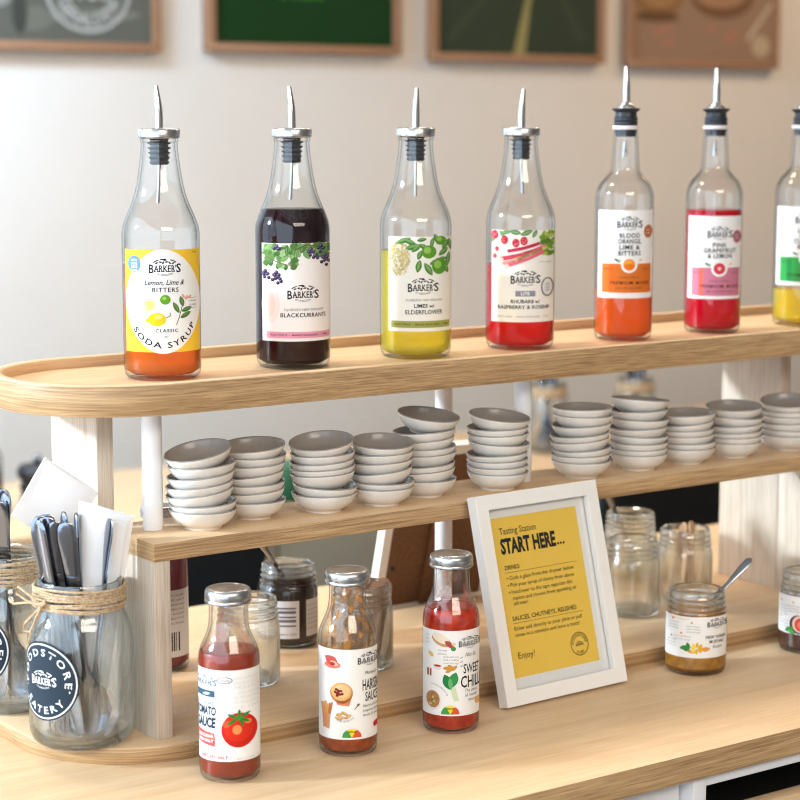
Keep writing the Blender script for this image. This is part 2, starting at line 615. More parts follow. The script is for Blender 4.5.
# ------------------------------------------------------------------ the setting
bm = bmesh.new(); box(bm, -0.85, 7.0, -2.6, 4.75, -0.95, -0.9); struct('floor', bm, M['floor'])
bm = bmesh.new(); box(bm, -0.85, 7.0, 4.6, 4.75, -0.9, 1.9); struct('wall_back', bm, M['wall'])
bm = bmesh.new(); box(bm, 6.85, 7.0, -2.6, 4.6, -0.9, 1.9); struct('wall_right', bm, M['wall'])
bm = bmesh.new(); box(bm, -0.85, 7.0, -2.75, -2.6, -0.9, 1.9); struct('wall_front', bm, M['wall'])
bm = bmesh.new(); box(bm, -0.85, 7.0, -2.75, 4.75, 1.9, 1.98); struct('ceiling', bm, M['ceiling'])
bm = bmesh.new()                                   # left wall around one wide window opening
box(bm, -0.75, -0.65, -2.6, -1.4, -0.9, 1.9)
box(bm, -0.75, -0.65, 4.2, 4.6, -0.9, 1.9)
box(bm, -0.75, -0.65, -1.4, 4.2, -0.9, -0.12)
box(bm, -0.75, -0.65, -1.4, 4.2, 1.62, 1.9)
struct('wall_left', bm, M['wall'])

# ------------------------------------------------------------------ island worktop and the cabinets under it
tag(boxobj('worktop', (-0.25, 3.7, 1.479, 2.34, -0.030, 0.0), M['oak'], None, 0.0012, 'x'),
    'long oak laminate island worktop under the tiered display stand', 'worktop')
wt = bpy.data.objects['worktop']
wt.data.materials.append(M['oak_edge'])
for p in wt.data.polygons:
    if p.normal.y < -0.7:
        p.material_index = 1

cabx = thing('base_cabinet', 'white base cabinet with closed front under the worktop, left of the open one', 'cabinet', (0.9, 1.5, -0.9))
boxobj('carcass', (-0.70, 0.5215, 0.012, 0.80, 0.08, 0.869), M['cabinet'], cabx, 0.001)
boxobj('plinth', (-0.70, 0.5215, 0.06, 0.78, 0.0, 0.08), M['dark_inside'], cabx, 0.0)
boxobj('door', (-0.69, 0.515, 0.002, 0.0118, 0.09, 0.864), M['cabinet'], cabx, 0.001)
cab = thing('base_cabinet', 'white base cabinet with dark open slot above a wooden drawer front', 'cabinet', (1.4215, 1.5, -0.9))
boxobj('side_panel', (0.0005, 0.0195, -0.012, 0.80, 0.0, 0.869), M['cabinet'], cab, 0.0008)
boxobj('side_panel', (1.1815, 1.2005, -0.012, 0.80, 0.0, 0.869), M['cabinet'], cab, 0.0008)
boxobj('top_rail', (0.0197, 1.1813, -0.010, 0.060, 0.856, 0.869), M['cabinet'], cab, 0.0006)
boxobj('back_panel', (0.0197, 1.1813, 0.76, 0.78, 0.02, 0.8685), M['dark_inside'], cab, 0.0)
boxobj('slot_shade', (0.0197, 1.1813, 0.10, 0.11, 0.02, 0.8685), M['dark_inside'], cab, 0.0)  # added dark sheet standing for the shade inside the open slot
boxobj('drawer', (0.022, 1.179, -0.012, 0.006, 0.40, 0.822), M['oak'], cab, 0.001, 'x')
boxobj('drawer', (0.022, 1.179, -0.012, 0.006, 0.02, 0.395), M['oak'], cab, 0.001, 'x')

# ------------------------------------------------------------------ tiered display stand
def stadium(xc0, xc1, yc, hw, r, n=26):
    """outline with rounded ends: half width hw, corner radius r"""
    pts = []
    for (cx, cyy, a0) in ((xc0, yc - hw + r, 270), (xc0, yc + hw - r, 180), (xc1, yc + hw - r, 90), (xc1, yc - hw + r, 0)):
        for i in range(n + 1):
            a = R_(a0 - 90 * i / n)
            pts.append((cx + r * math.cos(a), cyy + r * math.sin(a)))
    out = [pts[0]]
    for p in pts[1:]:
        if math.hypot(p[0] - out[-1][0], p[1] - out[-1][1]) > 1e-5:
            out.append(p)
    if math.hypot(out[0][0] - out[-1][0], out[0][1] - out[-1][1]) < 1e-5:
        out.pop()
    return out

def outline_board(name, pts, z0, z1, parent, lip=None):
    """board with that outline; lip = (width, floor z) hollows a tray; the edge band carries its grain round the curve"""
    bm = bmesh.new()
    n = len(pts)
    arc = [0.0]
    for i in range(1, n):
        arc.append(arc[-1] + math.hypot(pts[i][0] - pts[i - 1][0], pts[i][1] - pts[i - 1][1]))
    b = 0.0012
    def inset(d):
        res = []
        for i in range(n):
            p0, p1 = Vector(pts[i - 1]), Vector(pts[(i + 1) % n])
            t = (p1 - p0).normalized()
            res.append((pts[i][0] + t.y * d, pts[i][1] - t.x * d))
        return res
    def loop(p, z):
        return [bm.verts.new((x, y, z)) for x, y in p]
    ins = inset(b)
    loops = [loop(ins, z0), loop(pts, z0 + b), loop(pts, z1 - b), loop(ins, z1)]
    if lip:
        w, zf = lip
        loops += [loop(inset(w), z1), loop(inset(w + b), z1 - b), loop(inset(w + b), zf)]
    for a, c in zip(loops, loops[1:]):
        for i in range(n):
            j = (i + 1) % n
            bm.faces.new((a[i], a[j], c[j], c[i]))
    bm.faces.new(loops[0][::-1])
    bm.faces.new(loops[-1])
    bmesh.ops.recalc_face_normals(bm, faces=bm.faces)
    me = bpy.data.meshes.new(name)
    bm.to_mesh(me); bm.free()
    for p in me.polygons:
        p.use_smooth = True
    me.set_sharp_from_angle(angle=R_(50))
    me.materials.append(M['oak']); me.materials.append(M['oak_edge'])
    at = me.attributes.new('grain', 'FLOAT_VECTOR', 'CORNER')
    for p in me.polygons:
        side = abs(p.normal.z) < 0.5
        lip_face = lip and 3 * n <= p.index < 6 * n
        if side:
            p.material_index = 0 if lip_face else 1
            c = p.center
            near = min(range(n), key=lambda i: (pts[i][0] - c.x) ** 2 + (pts[i][1] - c.y) ** 2)
        for li in p.loop_indices:
            v = me.vertices[me.loops[li].vertex_index].co
            if side:
                k = me.loops[li].vertex_index % n
                a = arc[k]
                if k == 0 and near > n / 2:
                    a = arc[-1] + 0.01
                at.data[li].vector = (a + z0, v.z * 1.0 + 3, 5.0)
            else:
                at.data[li].vector = (v.x + z0 * 7, v.y, v.z)
    o = bpy.data.objects.new(name, me)
    C.objects.link(o)
    o.parent = parent
    return o

stand = thing('display_stand', 'long tiered oak display stand with rounded ends, white posts and top tray', 'display stand', (0.98, 1.9375, 0.0))
OX, OY = 0.98, 1.9375
XR = 2.96
def st(x0, x1, y0, y1, z0, z1):
    return (x0 - OX, x1 - OX, y0 - OY, y1 - OY, z0, z1)
outline_board('base_board', stadium(0.0, XR - OX, 0.0, 0.1695, 0.1375), 0.0002, 0.018, stand)
outline_board('tray', stadium(0.0075, XR - OX, 0.0, 0.1375, 0.1375), 0.3565, 0.3895, stand, lip=(0.011, 0.3775))
o = boxobj('middle_shelf', st(0.9473, XR, 1.790, 1.905, 0.2072, 0.2262), M['oak'], stand, 0.0008, 'x')
o.data.materials.append(M['oak_edge'])
for p in o.data.polygons:
    if abs(p.normal.z) < 0.5:
        p.material_index = 1
        if abs(p.normal.x) > 0.7:
            for li in p.loop_indices:
                v = o.data.vertices[o.data.loops[li].vertex_index].co
                o.data.attributes['grain'].data[li].vector = (v.y, v.z, 0)
for xx in (0.9473, 1.967, XR - 0.0187):
    boxobj('side_panel', st(xx, xx + 0.0187, 1.7905, 1.9045, 0.0182, 0.2071), M['oak_upright'], stand, 0.0006, 'z')
for xx in (0.942, 1.967, 2.93):
    boxobj('upright', st(xx, xx + 0.0195, 1.9055, 2.018, 0.0182, 0.3564), M['oak_upright'], stand, 0.0006, 'z')
for (px, py, z0) in ((0.983, 1.8585, 0.2264), (1.4835, 1.8585, 0.2264), (1.984, 1.8585, 0.2264), (2.4845, 1.8585, 0.2264),
                     (1.4835, 2.0185, 0.0182), (1.984 + 0.03, 2.0385, 0.0182), (2.4845, 2.0185, 0.0182)):
    bm = lathe([(0, z0), (0.0104, z0), (0.0108, z0 + 0.0006), (0.0108, 0.3563), (0, 0.3563)], 28, x=px - OX, y=py - OY)
    finish(bm, 'post', M['white_post'], stand)

# ------------------------------------------------------------------ pouring bottles on the top tray
TRAY = 0.3776
SYRUP_OUT = [(0.0, 0.002), (0.033, 0.0012), (0.0355, 0.0), (0.0385, 0.0012), (0.0412, 0.005), (0.0423, 0.012), (0.0424, 0.05), (0.0424, 0.10), (0.0424, 0.150)] + \
    smooth_profile([(0.0424, 0.156), (0.0414, 0.164), (0.0376, 0.1755), (0.0326, 0.187), (0.0286, 0.198), (0.0252, 0.212), (0.0218, 0.234), (0.0203, 0.248), (0.0199, 0.2555)]) + \
    [(0.0208, 0.2562), (0.0208, 0.2592), (0.0196, 0.260)]
MIXER_OUT = [(0.0, 0.002), (0.029, 0.0012), (0.031, 0.0), (0.0335, 0.001), (0.0362, 0.004), (0.0371, 0.010), (0.0372, 0.05), (0.0372, 0.12), (0.0372, 0.174)] + \
    smooth_profile([(0.0371, 0.180), (0.0358, 0.189), (0.0315, 0.199), (0.0240, 0.2075), (0.0192, 0.214), (0.0178, 0.222), (0.0168, 0.241), (0.0154, 0.262)]) + [(0.0152, 0.267)]

def shell(outer, wall, floor_z):
    """closed glass shell: outer profile, then back down the inside"""
    inner = [(max(r - wall, 0.004), z) for r, z in outer if z > floor_z + 0.004]
    return outer + inner[::-1] + [(inner[0][0] * 0.8, floor_z), (0.0, floor_z - 0.0005)]

def filling(outer, wall, floor_z, level, grow=0.0003):
    pr = [(radius_at(outer[3:], floor_z + 0.005) - wall + grow, floor_z + 0.005)] + [(max(r - wall + grow, 0.003), z) for r, z in outer if floor_z + 0.006 < z < level]
    rt = radius_at(outer[3:], level) - wall + grow
    return [(0, floor_z), (pr[0][0] * 0.82, floor_z + 0.0002)] + pr + [(rt, level - 0.0002), (rt - 0.0015, level), (0, level - 0.0003)]

def pourer(t, cap_z, kind, lean, bend):
    """stopper, spout and air tube; lean turns the crooked spout"""
    if kind == 'syrup':
        bm = lathe([(0, cap_z + 0.0002), (0.0217, cap_z + 0.0002), (0.0226, cap_z + 0.0012), (0.0228, cap_z + 0.0085), (0.0220, cap_z + 0.0098), (0.0205, cap_z + 0.0104), (0.017, cap_z + 0.0106), (0.0165, cap_z + 0.0098), (0, cap_z + 0.0098)])
        finish(bm, 'cap', M['metal'], t)
        zt = cap_z - 0.0004
        pr = [(0, zt), (0.0115, zt)]
        for i in range(5):
            za = zt - 0.001 - i * 0.0052
            pr += [(0.0098, za - 0.0005), (0.0098, za - 0.0026), (0.0134 - 0.0006 * i, za - 0.0034), (0.0130 - 0.0006 * i, za - 0.0042)]
        pr += [(0.0092, zt - 0.028), (0, zt - 0.028)]
        finish(lathe(pr, 32), 'stopper', M['rubber'], t)
        base, top = cap_z + 0.0095, 0.3165
        tube_to, rb = cap_z - 0.070, 0.0046
    else:
        finish(lathe([(0.0150, 0.2668), (0.0168, 0.2675), (0.0170, 0.2698), (0.0166, 0.2718), (0.0150, 0.2722)], 32), 'neck_ring', M['ring'], t)
        pr = [(0, 0.258), (0.0125, 0.258), (0.0140, 0.2665), (0.0142, 0.2725), (0.0150, 0.2735), (0.0150, 0.277), (0.0142, 0.2778), (0.0150, 0.2788), (0.0150, 0.282), (0.0138, 0.2832), (0.0132, 0.2885), (0.0172, 0.2915), (0.0178, 0.2928), (0.0172, 0.2938), (0.009, 0.2945), (0, 0.2945)]
        finish(lathe(pr, 40), 'stopper', M['rubber'], t)
        finish(lathe([(0.0112, 0.2940), (0.0110, 0.2955), (0.0085, 0.2985), (0.0056, 0.3005), (0.0050, 0.3025), (0, 0.3025)], 32), 'collar', M['spout'], t)
        base, top = 0.3015, 0.3465
        tube_to, rb = 0.232, 0.0048
    bm = bmesh.new()
    d = Vector((math.cos(lean), math.sin(lean), 0))
    P = [Vector((0, 0, base)), Vector((0, 0, base + 0.012)), Vector((0, 0, base + 0.022)) + d * bend * 0.25, Vector((0, 0, base + 0.031)) + d * bend * 0.8, Vector((0, 0, top)) + d * bend * 2.2]
    tube(bm, P, [rb, rb, rb * 0.96, rb * 0.8, rb * 0.52], 16)
    finish(bm, 'spout', M['spout'], t)
    bm = bmesh.new()
    sx = random.uniform(-0.003, 0.003)
    tube(bm, [(0, 0, (cap_z if kind == 'syrup' else 0.262) - 0.024), (sx * 0.4, 0, tube_to + 0.02), (sx, 0.001, tube_to)], 0.0021, 10)
    finish(bm, 'air_tube', M['spout'], t)

GB = 'pouring bottles on the top tray'
def syrup_bottle(px, pz0, mat, level, label, art, k, lean, bend):
    x, y = px
    t = thing('syrup_bottle', label, 'bottle', (x, y, TRAY), facing(x, y), GB)
    finish(lathe(shell(SYRUP_OUT, 0.0028, 0.007), 64), 'glass_body', M['glass'], t, angle=60)
    finish(lathe(filling(SYRUP_OUT, 0.0010, 0.005, level), 64), 'syrup', mat, t, angle=50)
    pourer(t, 0.260, 'syrup', lean, bend)
    art.build('label', M['ink'], t, k, 0.0424)
    e = Art(0.0424 / k)
    e.text("BARKER'S", -31, 31, 0, 9, (255, 255, 255), 1, bold=-0.012)
    prof = SYRUP_OUT[2:]
    e.build('embossed_name', M['glass'], t, k, 0.04, 0.170, 0.0002, 0.0, rfun=lambda z: radius_at(prof, z))
    return t
def mixer_bottle(px, mat, level, label, art, k, lean, bend):
    x, y = px
    t = thing('mixer_bottle', label, 'bottle', (x, y, TRAY), facing(x, y), GB)
    finish(lathe(shell(MIXER_OUT, 0.0026, 0.007), 64), 'glass_body', M['glass'], t, angle=60)
    finish(lathe(filling(MIXER_OUT, 0.0010, 0.005, level), 64), 'syrup', mat, t, angle=50)
    pourer(t, 0, 'mixer', lean, bend)
    art.build('label', M['ink'], t, k, 0.0372)
    return t

CREAM = (246, 240, 228)
LEAF = [(74, 128, 62), (104, 150, 70), (130, 168, 92), (84, 116, 66)]
def vert(y0):
    return lambda y: y0 - y

# lemon, lime and bitters
k = 0.001093
A = Art(0.0424 / k); Y = vert(380)
A.rect(-35.2, 37.4, Y(351), Y(250), (252, 204, 62), 0)
A.ell(1.5, Y(301), 36.2, 51.5, (250, 248, 246), 1, n=48)
A.ell(-26, Y(264), 6.2, 8.2, (110, 150, 196), 2)
for i, s in enumerate(('NOW', '50%', 'LESS', 'SUGAR')):
    A.text(s, -29, -23, Y(261.5 + i * 3.3), 2.2, (245, 245, 250), 3, bold=0.02)
A.logo(3.5, Y(271.5), 31)
A.text('Lemon, Lime &', -16.5, 22, Y(284.5), 5, DARK, 3, bold=0.012, shear=0.35)
A.text('BITTERS', -9, 16.5, Y(291.5), 4.3, DARK, 3, bold=0.014, space=1.15)
A.ell(3.5, Y(299), 5.2, 4.8, (108, 170, 46), 2); A.ell(2.5, Y(297.6), 2.2, 1.6, (160, 204, 90), 3)
A.ell(-12, Y(304), 5.6, 6.4, (244, 232, 130), 2); A.ell(-12, Y(304), 4.4, 5.2, (250, 244, 190), 3); A.ell(-12, Y(304), 3.4, 4.2, (240, 228, 110), 4)
A.ell(-5, Y(318.5), 9, 6.6, (246, 206, 40), 2); A.ell(-14, Y(319.5), 2.4, 1.8, (246, 206, 40), 2); A.ell(-3.5, Y(316), 3.6, 2.2, (252, 232, 120), 3)
A.stroke([(4, Y(317)), (8, Y(315)), (8, Y(312))], 0.8, (110, 120, 60), 3)
for a_, b_, l_, r_ in ((14, 307, 13, 118), (19.5, 301, 11, 105), (24, 309, 11, 20), (23, 314.5, 12, 30)):
    A.leaf(a_, Y(b_), l_, 4.6, r_, LEAF[3], 2); A.leaf(a_, Y(b_ - 0.6), l_ * 0.8, 2.2, r_, LEAF[1], 3)
A.stroke([(14, Y(324)), (17, Y(316)), (20, Y(305))], 0.8, (96, 116, 66), 2)
for dx, dy, r_ in ((0, 0, 70), (-3, -1.5, 120), (3, -0.5, 40)):
    A.leaf(24 + dx, Y(297.5 + dy), 5.5, 2.4, r_, (238, 170, 150), 2)
A.text('CLASSIC', -6.5, 15.5, Y(331), 3.0, DARK, 3, bold=0.02, space=1.2)
A.text('for', 2.2, 6.5, Y(336.5), 2.0, DARK, 3, shear=0.3)
A.text('SODA SYRUP', -32, 36, 0, 5.6, DARK, 3, bold=0.016, space=1.25, arc=(1.5, Y(309.5), 37.5, 'in', -86))
A.text('750 ML', 30.5, 34, Y(254), 1.6, DARK, 3)
for xx in (-32, 27):
    A.rect(xx - 1, xx + 7, Y(298.3), Y(297.9), (150, 146, 140), 2); A.rect(xx - 1, xx + 7, Y(308.2), Y(307.8), (150, 146, 140), 2)
    A.text('MAKES', xx, xx + 6, Y(302), 1.8, (110, 110, 116), 3); A.text('GLASSES', xx - 0.5, xx + 6.5, Y(306), 2.0, (110, 110, 116), 3)
syrup_bottle((1.0388, 1.935), 0, SYRUP['orange'], 0.124,
    'leftmost syrup bottle on the tray, half full of orange, yellow label with lemons', A, k, R_(150), 0.0014)

# blackcurrants
k = 0.00113
A = Art(0.0424 / k); Y = vert(372)
A.rect(-30.5, 36.9, Y(343), Y(245.5), (250, 242, 236), 0)
A.ell(-22, Y(306), 9, 19, (250, 232, 224), 1); A.ell(-24, Y(306), 6, 13, (250, 222, 208), 2)
rnd = random.Random(3)
for i in range(120):
    u = rnd.random()
    xx = -28.5 + 63 * u
    low = 258 + (16 if 0.22 < u < 0.52 else 0) + (8 if u < 0.12 else 0) - (6 if 0.55 < u < 0.66 else 0)
    yy = 248 + (low - 248) * rnd.random() ** 1.2
    A.leaf(xx, Y(yy), rnd.uniform(6, 10), rnd.uniform(4.0, 6.6), rnd.uniform(0, 180), rnd.choice([(112, 158, 82), (140, 182, 112), (92, 134, 66), (168, 198, 138), (124, 170, 104), (80, 124, 66)]), 1 + i % 3)
for (cx, cyy, n) in ((-15.5, 248, 6), (-27, 273, 9), (-16, 274, 14), (18, 251, 9), (32, 257, 12), (28, 248, 7), (23, 257, 5)):
    for j in range(n):
        a_, r_ = j * 2.4, 1.3 * math.sqrt(j)
        q = (cx + r_ * math.cos(a_), Y(cyy + j * 0.75 + r_ * math.sin(a_) * 0.6))
        A.ell(q[0], q[1], 1.75, 1.75, rnd.choice([(58, 46, 84), (84, 66, 116), (70, 40, 70)]), 4, n=10)
        A.ell(q[0] - 0.5, q[1] + 0.6, 0.5, 0.5, (170, 160, 200), 5, n=6)
A.stroke([(2, Y(252)), (14, Y(247)), (24, Y(249))], 0.9, (112, 78, 66), 4)
A.stroke([(-26, Y(259)), (-10, Y(266)), (4, Y(268))], 0.7, (130, 96, 80), 4)
A.logo(10, Y(299.5), 31)
A.text('SQUEEZED NEW ZEALAND', -9, 29.5, Y(312.5), 2.3, (112, 108, 110), 3)
A.text('BLACKCURRANTS', -12.5, 32, Y(318.8), 4.0, DARK, 3, bold=0.018, space=1.08)
A.rect(-26.5, 36.4, Y(340), Y(333.5), (232, 160, 182), 1)
A.text('FRUIT SYRUP  -  MAKES 28 GLASSES  -  710ML', -23, 33, Y(337.6), 1.8, (90, 46, 66), 3, bold=0.01)
syrup_bottle((1.2078, 1.935), 0, SYRUP['black'], 0.180,
    'syrup bottle nearly full of near-black syrup, label with dark berries and green leaves', A, k, R_(150), 0.0014)

# limes with elderflower
k = 0.00119
A = Art(0.0424 / k); Y = vert(360.5)
A.rect(-26.5, 35, Y(332.5), Y(239), (247, 242, 230), 0)
rnd = random.Random(5)
for i in range(210):
    a_, r_ = rnd.random() * 6.28, math.sqrt(rnd.random())
    xx, yy = -16 + 10.5 * r_ * math.cos(a_), 260 + 17 * r_ * math.sin(a_)
    if yy < 241: continue
    A.ell(xx, Y(yy), 1.35, 1.35, rnd.choice([(224, 206, 150), (236, 224, 184), (204, 184, 124), (214, 192, 132)]), 1 + i % 3, n=6)
for a_, b_, l_, w_, r_ in ((-12, 243, 16, 5, 20), (-3, 249, 15, 6, 15), (4, 257, 10, 5, 70), (3, 268, 13, 6, 78), (12.5, 271, 15, 6, -58), (6, 242, 10, 4, 10), (20, 241, 10, 5, -70), (27, 254, 12, 5, 40),
                           (31.5, 262, 16, 4.5, 80), (26, 261, 9, 4, 10), (33.5, 247, 12, 4, 100), (16, 245, 10, 4, 80), (-6, 244, 14, 5, -20), (1, 250, 13, 5, 40), (8, 249, 11, 5, -30), (29, 247, 11, 5, 60), (18, 264, 10, 4, 30), (30, 271, 9, 4, 110)):
    A.leaf(a_, Y(b_), l_, w_, r_, LEAF[0], 3); A.leaf(a_, Y(b_ - 0.7), l_ * 0.85, w_ * 0.45, r_, LEAF[2], 4)
for a_, b_, rx, ry in ((13, 254, 7.2, 6.5), (24.5, 243, 5.4, 4.4), (23, 268, 7.2, 8)):
    A.ell(a_, Y(b_), rx, ry, (92, 152, 46), 4); A.ell(a_ - 1.5, Y(b_ - 1.5), rx * 0.5, ry * 0.5, (150, 196, 90), 5)
A.logo(7.5, Y(292), 30)
A.text('SQUEEZED NEW ZEALAND', -9.5, 26, Y(302.3), 2.1, (120, 116, 110), 3)
A.text('LIMES w/', -1.5, 18.5, Y(308.8), 3.6, DARK, 3, bold=0.018)
A.text('ELDERFLOWER', -10, 26, Y(315.2), 4.0, DARK, 3, bold=0.018, space=1.06)
A.rect(-24, 33.5, Y(328.8), Y(322), (164, 166, 84), 1)
A.text('FRUIT SYRUP  -  MAKES 28 GLASSES  -  710ML', -21, 31.5, Y(326.2), 1.7, (66, 70, 30), 3, bold=0.01)
syrup_bottle((1.3797, 1.935), 0, SYRUP['yellow'], 0.127,
    'syrup bottle half full of yellow, cream label with green limes and white blossom', A, k, R_(20), 0.0006)

# rhubarb with raspberry and rosehip
k = 0.001235
A = Art(0.0424 / k); Y = vert(352.5)
A.rect(-28, 33.2, Y(324), Y(233.5), (247, 240, 230), 0)
rnd = random.Random(8)
for a_, b_, l_, w_, r_ in ((-26, 240, 12, 5, 70), (-14, 235.5, 10, 4, 10), (-5, 235.5, 12, 5, -10), (6, 236, 13, 5, 20), (14, 237, 9, 4, 60), (-18, 237, 8, 4, 130)):
    A.leaf(a_, Y(b_), l_, w_, r_, (96, 140, 84), 1); A.leaf(a_, Y(b_), l_ * 0.8, w_ * 0.4, r_, (140, 176, 120), 2)
for i, (a_, b_) in enumerate(((-25, 238), (-15.5, 243), (-4.5, 246), (3.5, 244), (-23, 252), (-25, 259))):
    r0 = 2.0 if i > 3 else 3.6
    A.ell(a_, Y(b_), r0, r0 * 1.2, (206, 50, 66), 3)
    for j in range(7):
        A.ell(a_ + rnd.uniform(-0.6, 0.6) * r0, Y(b_ + rnd.uniform(-0.7, 0.7) * r0), r0 * 0.24, r0 * 0.24, (232, 110, 120), 4, n=8)
for i in range(30):
    A.leaf(rnd.uniform(19, 32.5), Y(rnd.uniform(236, 259)), rnd.uniform(5, 9), rnd.uniform(3, 4.5), rnd.uniform(0, 180), rnd.choice([(124, 160, 48), (160, 188, 70), (96, 136, 44), (180, 200, 96)]), 1 + i % 3)
for (x0, y0, x1, y1, w, col) in ((-19, 262, 20, 252, 4.2, (214, 68, 92)), (-14, 268.5, 22, 254, 4.4, (226, 106, 122)), (-17, 266, 10, 258, 3.0, (238, 160, 150)), (-12, 254, 18, 246.5, 3.2, (200, 52, 80)), (-6, 262, 26, 250, 2.6, (198, 200, 110)), (2, 256, 24, 248, 2.2, (232, 130, 130))):
    A.stroke([(x0, Y(y0)), ((x0 + x1) / 2, Y((y0 + y1) / 2 + 0.8)), (x1, Y(y1))], w, col, 4)
A.ell(-18.5, Y(263), 2.2, 2.8, (244, 214, 196), 5); A.ell(-13, Y(269.3), 2.2, 2.6, (244, 214, 196), 5)
A.logo(5.3, Y(284.8), 29)
A.rect(-4.5, 15, Y(298.5), Y(293), (150, 146, 156), 2); A.text('LITE', 1, 9.5, Y(297.2), 2.8, (246, 244, 244), 3, bold=0.03)
A.text('RHUBARB w/', -9, 19.5, Y(305.2), 3.4, DARK, 3, bold=0.018)
A.text('RASPBERRY & ROSEHIP', -21.5, 28.5, Y(310.8), 3.4, DARK, 3, bold=0.018)
A.text('FRUIT SYRUP  -  MAKES 28 GLASSES  -  710ML', -22, 28, Y(319.3), 1.6, (140, 132, 130), 3)
A.ring(26.8, Y(289.5), 5.6, 8.8, 1.5, (128, 126, 138), 2); A.ell(26.8, Y(289.5), 3.4, 5.6, (236, 230, 226), 1)
for i, s in enumerate(('50%', 'LESS', 'SUGAR')):
    A.text(s, 24.6, 29, Y(287.6 + 3 * i), 1.7, (120, 118, 130), 3)
A.text('serving suggestion', 18, 31, Y(265), 1.2, (150, 140, 140), 3, shear=0.3)
syrup_bottle((1.5383, 1.935), 0, SYRUP['red'], 0.104,
    'syrup bottle holding red syrup, cream label with rhubarb stalks and raspberries', A, k, R_(20), 0.0012)

def mixer_art(k, y0, dx, x0, x1, yt, yb, lines, yl, dl, wl, blk, blk2, yblk, fruit, badge):
    A = Art(0.0372 / k); Y = vert(y0)
    A.rect(x0, x1, Y(yb), Y(yt), (248, 246, 244), 0)
    A.logo(dx, Y(yl - 8.6), 25)
    for i, s in enumerate(lines):
        w = wl[i]
        A.text(s, dx - w / 2 - 0.5, dx + w / 2 + 0.5, Y(yl + dl * i + 2), 4.3, DARK, 3, bold=0.022, space=1.1)
    A.rect(x0 + 4.0, x1 - 1.0, Y(yblk[1]), Y(yblk[0]), blk, 1)
    A.rect(x0 + 11, x0 + 16, Y(yblk[1]), Y(yblk[0]), blk2, 2)
    yc = yblk[0] + 1.0
    A.ell(dx, Y(yc), 8.2, 8.2, (248, 246, 244), 2)
    A.ell(dx, Y(yc), 5.9, 5.9, fruit[0], 3); A.ell(dx, Y(yc), 3.6, 3.6, fruit[1], 4); A.ell(dx, Y(yc + 2), 5.0, 3.2, fruit[2], 5) if fruit[2] else A.ell(dx, Y(yc), 1.4, 1.4, (250, 230, 220), 5)
    A.leaf(dx - 12.5, Y(yc - 4.6), 6, 2.2, -25, (70, 120, 66), 3); A.leaf(dx - 10, Y(yc - 3.6), 4, 1.8, 30, (100, 146, 80), 3)
    A.leaf(dx + 11, Y(yc - 4.6), 4.5, 2.2, 40, (240, 196, 150), 3)
    ym = yblk[0]
    A.text('SODA SYRUP', dx - 10, dx + 10, Y(ym + 14.5), 1.6, (90, 50, 40), 3)
    A.text('PREMIUM MIXER', dx - 19, dx + 19, Y(ym + 20.5), 3.0, (66, 36, 30), 3, bold=0.016, space=1.25)
    A.text('NEW ZEALAND MADE', dx - 13, dx + 13, Y(ym + 25), 1.6, (90, 50, 40), 3)
    A.text('MAKES 28', x0 + 6, x0 + 14, Y(ym + 6), 1.3, (80, 46, 40), 3); A.text('500 ML', x1 - 9, x1 - 3, Y(ym + 6), 1.3, (80, 46, 40), 3)
    if badge:
        A.ell(x1 - 4.2, Y(yt + 21), 4.2, 6.6, badge, 2)
        A.text('NO', x1 - 6, x1 - 3, Y(yt + 20.5), 1.6, (246, 240, 236), 3); A.text('ADDED', x1 - 6.6, x1 - 2.4, Y(yt + 23.5), 1.4, (246, 240, 236), 3)
    A.text('500ML', x0 + 3, x0 + 8, Y(yt + 4.5), 1.3, (120, 120, 126), 3)
    return A
kk = 0.00127
A = mixer_art(kk, 344, 5.5, -25.5, 27.8, 213, 300.5, ('BLOOD', 'ORANGE,', 'LIME &', 'BITTERS'), 238, 5.9, (19, 22, 19, 21), (222, 118, 44), (250, 110, 40), (266, 295), ((246, 150, 40), (252, 176, 60), (240, 120, 36)), (196, 112, 60))
mixer_bottle((1.7075, 1.935), SYRUP['blood'], 0.066, 'slim mixer bottle a quarter full of bright orange, white label with orange band', A, kk, R_(150), 0.0005)
kk = 0.001285
A = mixer_art(kk, 336, 6.5, -25.3, 27.6, 215.5, 300, ('PINK', 'GRAPEFRUIT', '& LEMON'), 245, 5.6, (13, 31, 23), (206, 126, 150), (244, 116, 100), (268, 297), ((206, 52, 70), (224, 84, 96), None), (176, 104, 120))
mixer_bottle((1.8647, 1.935), SYRUP['pink'], 0.162, 'slim mixer bottle nearly full of crimson syrup, white label with pink band', A, kk, R_(150), 0.0005)
kk = 0.0013
A = mixer_art(kk, 331, 6.0, -25.3, 27.6, 205.5, 288, ('LEMON,', 'LIME,', 'CUCUMBER', '& MINT'), 230.5, 5.6, (18, 14, 26, 19), (60, 168, 84), (40, 148, 72), (258, 284), ((244, 210, 50), (250, 230, 110), None), (150, 190, 140))
mixer_bottle((2.0302, 1.935), SYRUP['lemon'], 0.050, 'slim mixer bottle with yellow syrup at the right edge, label with green band', A, kk, R_(150), 0.0005)

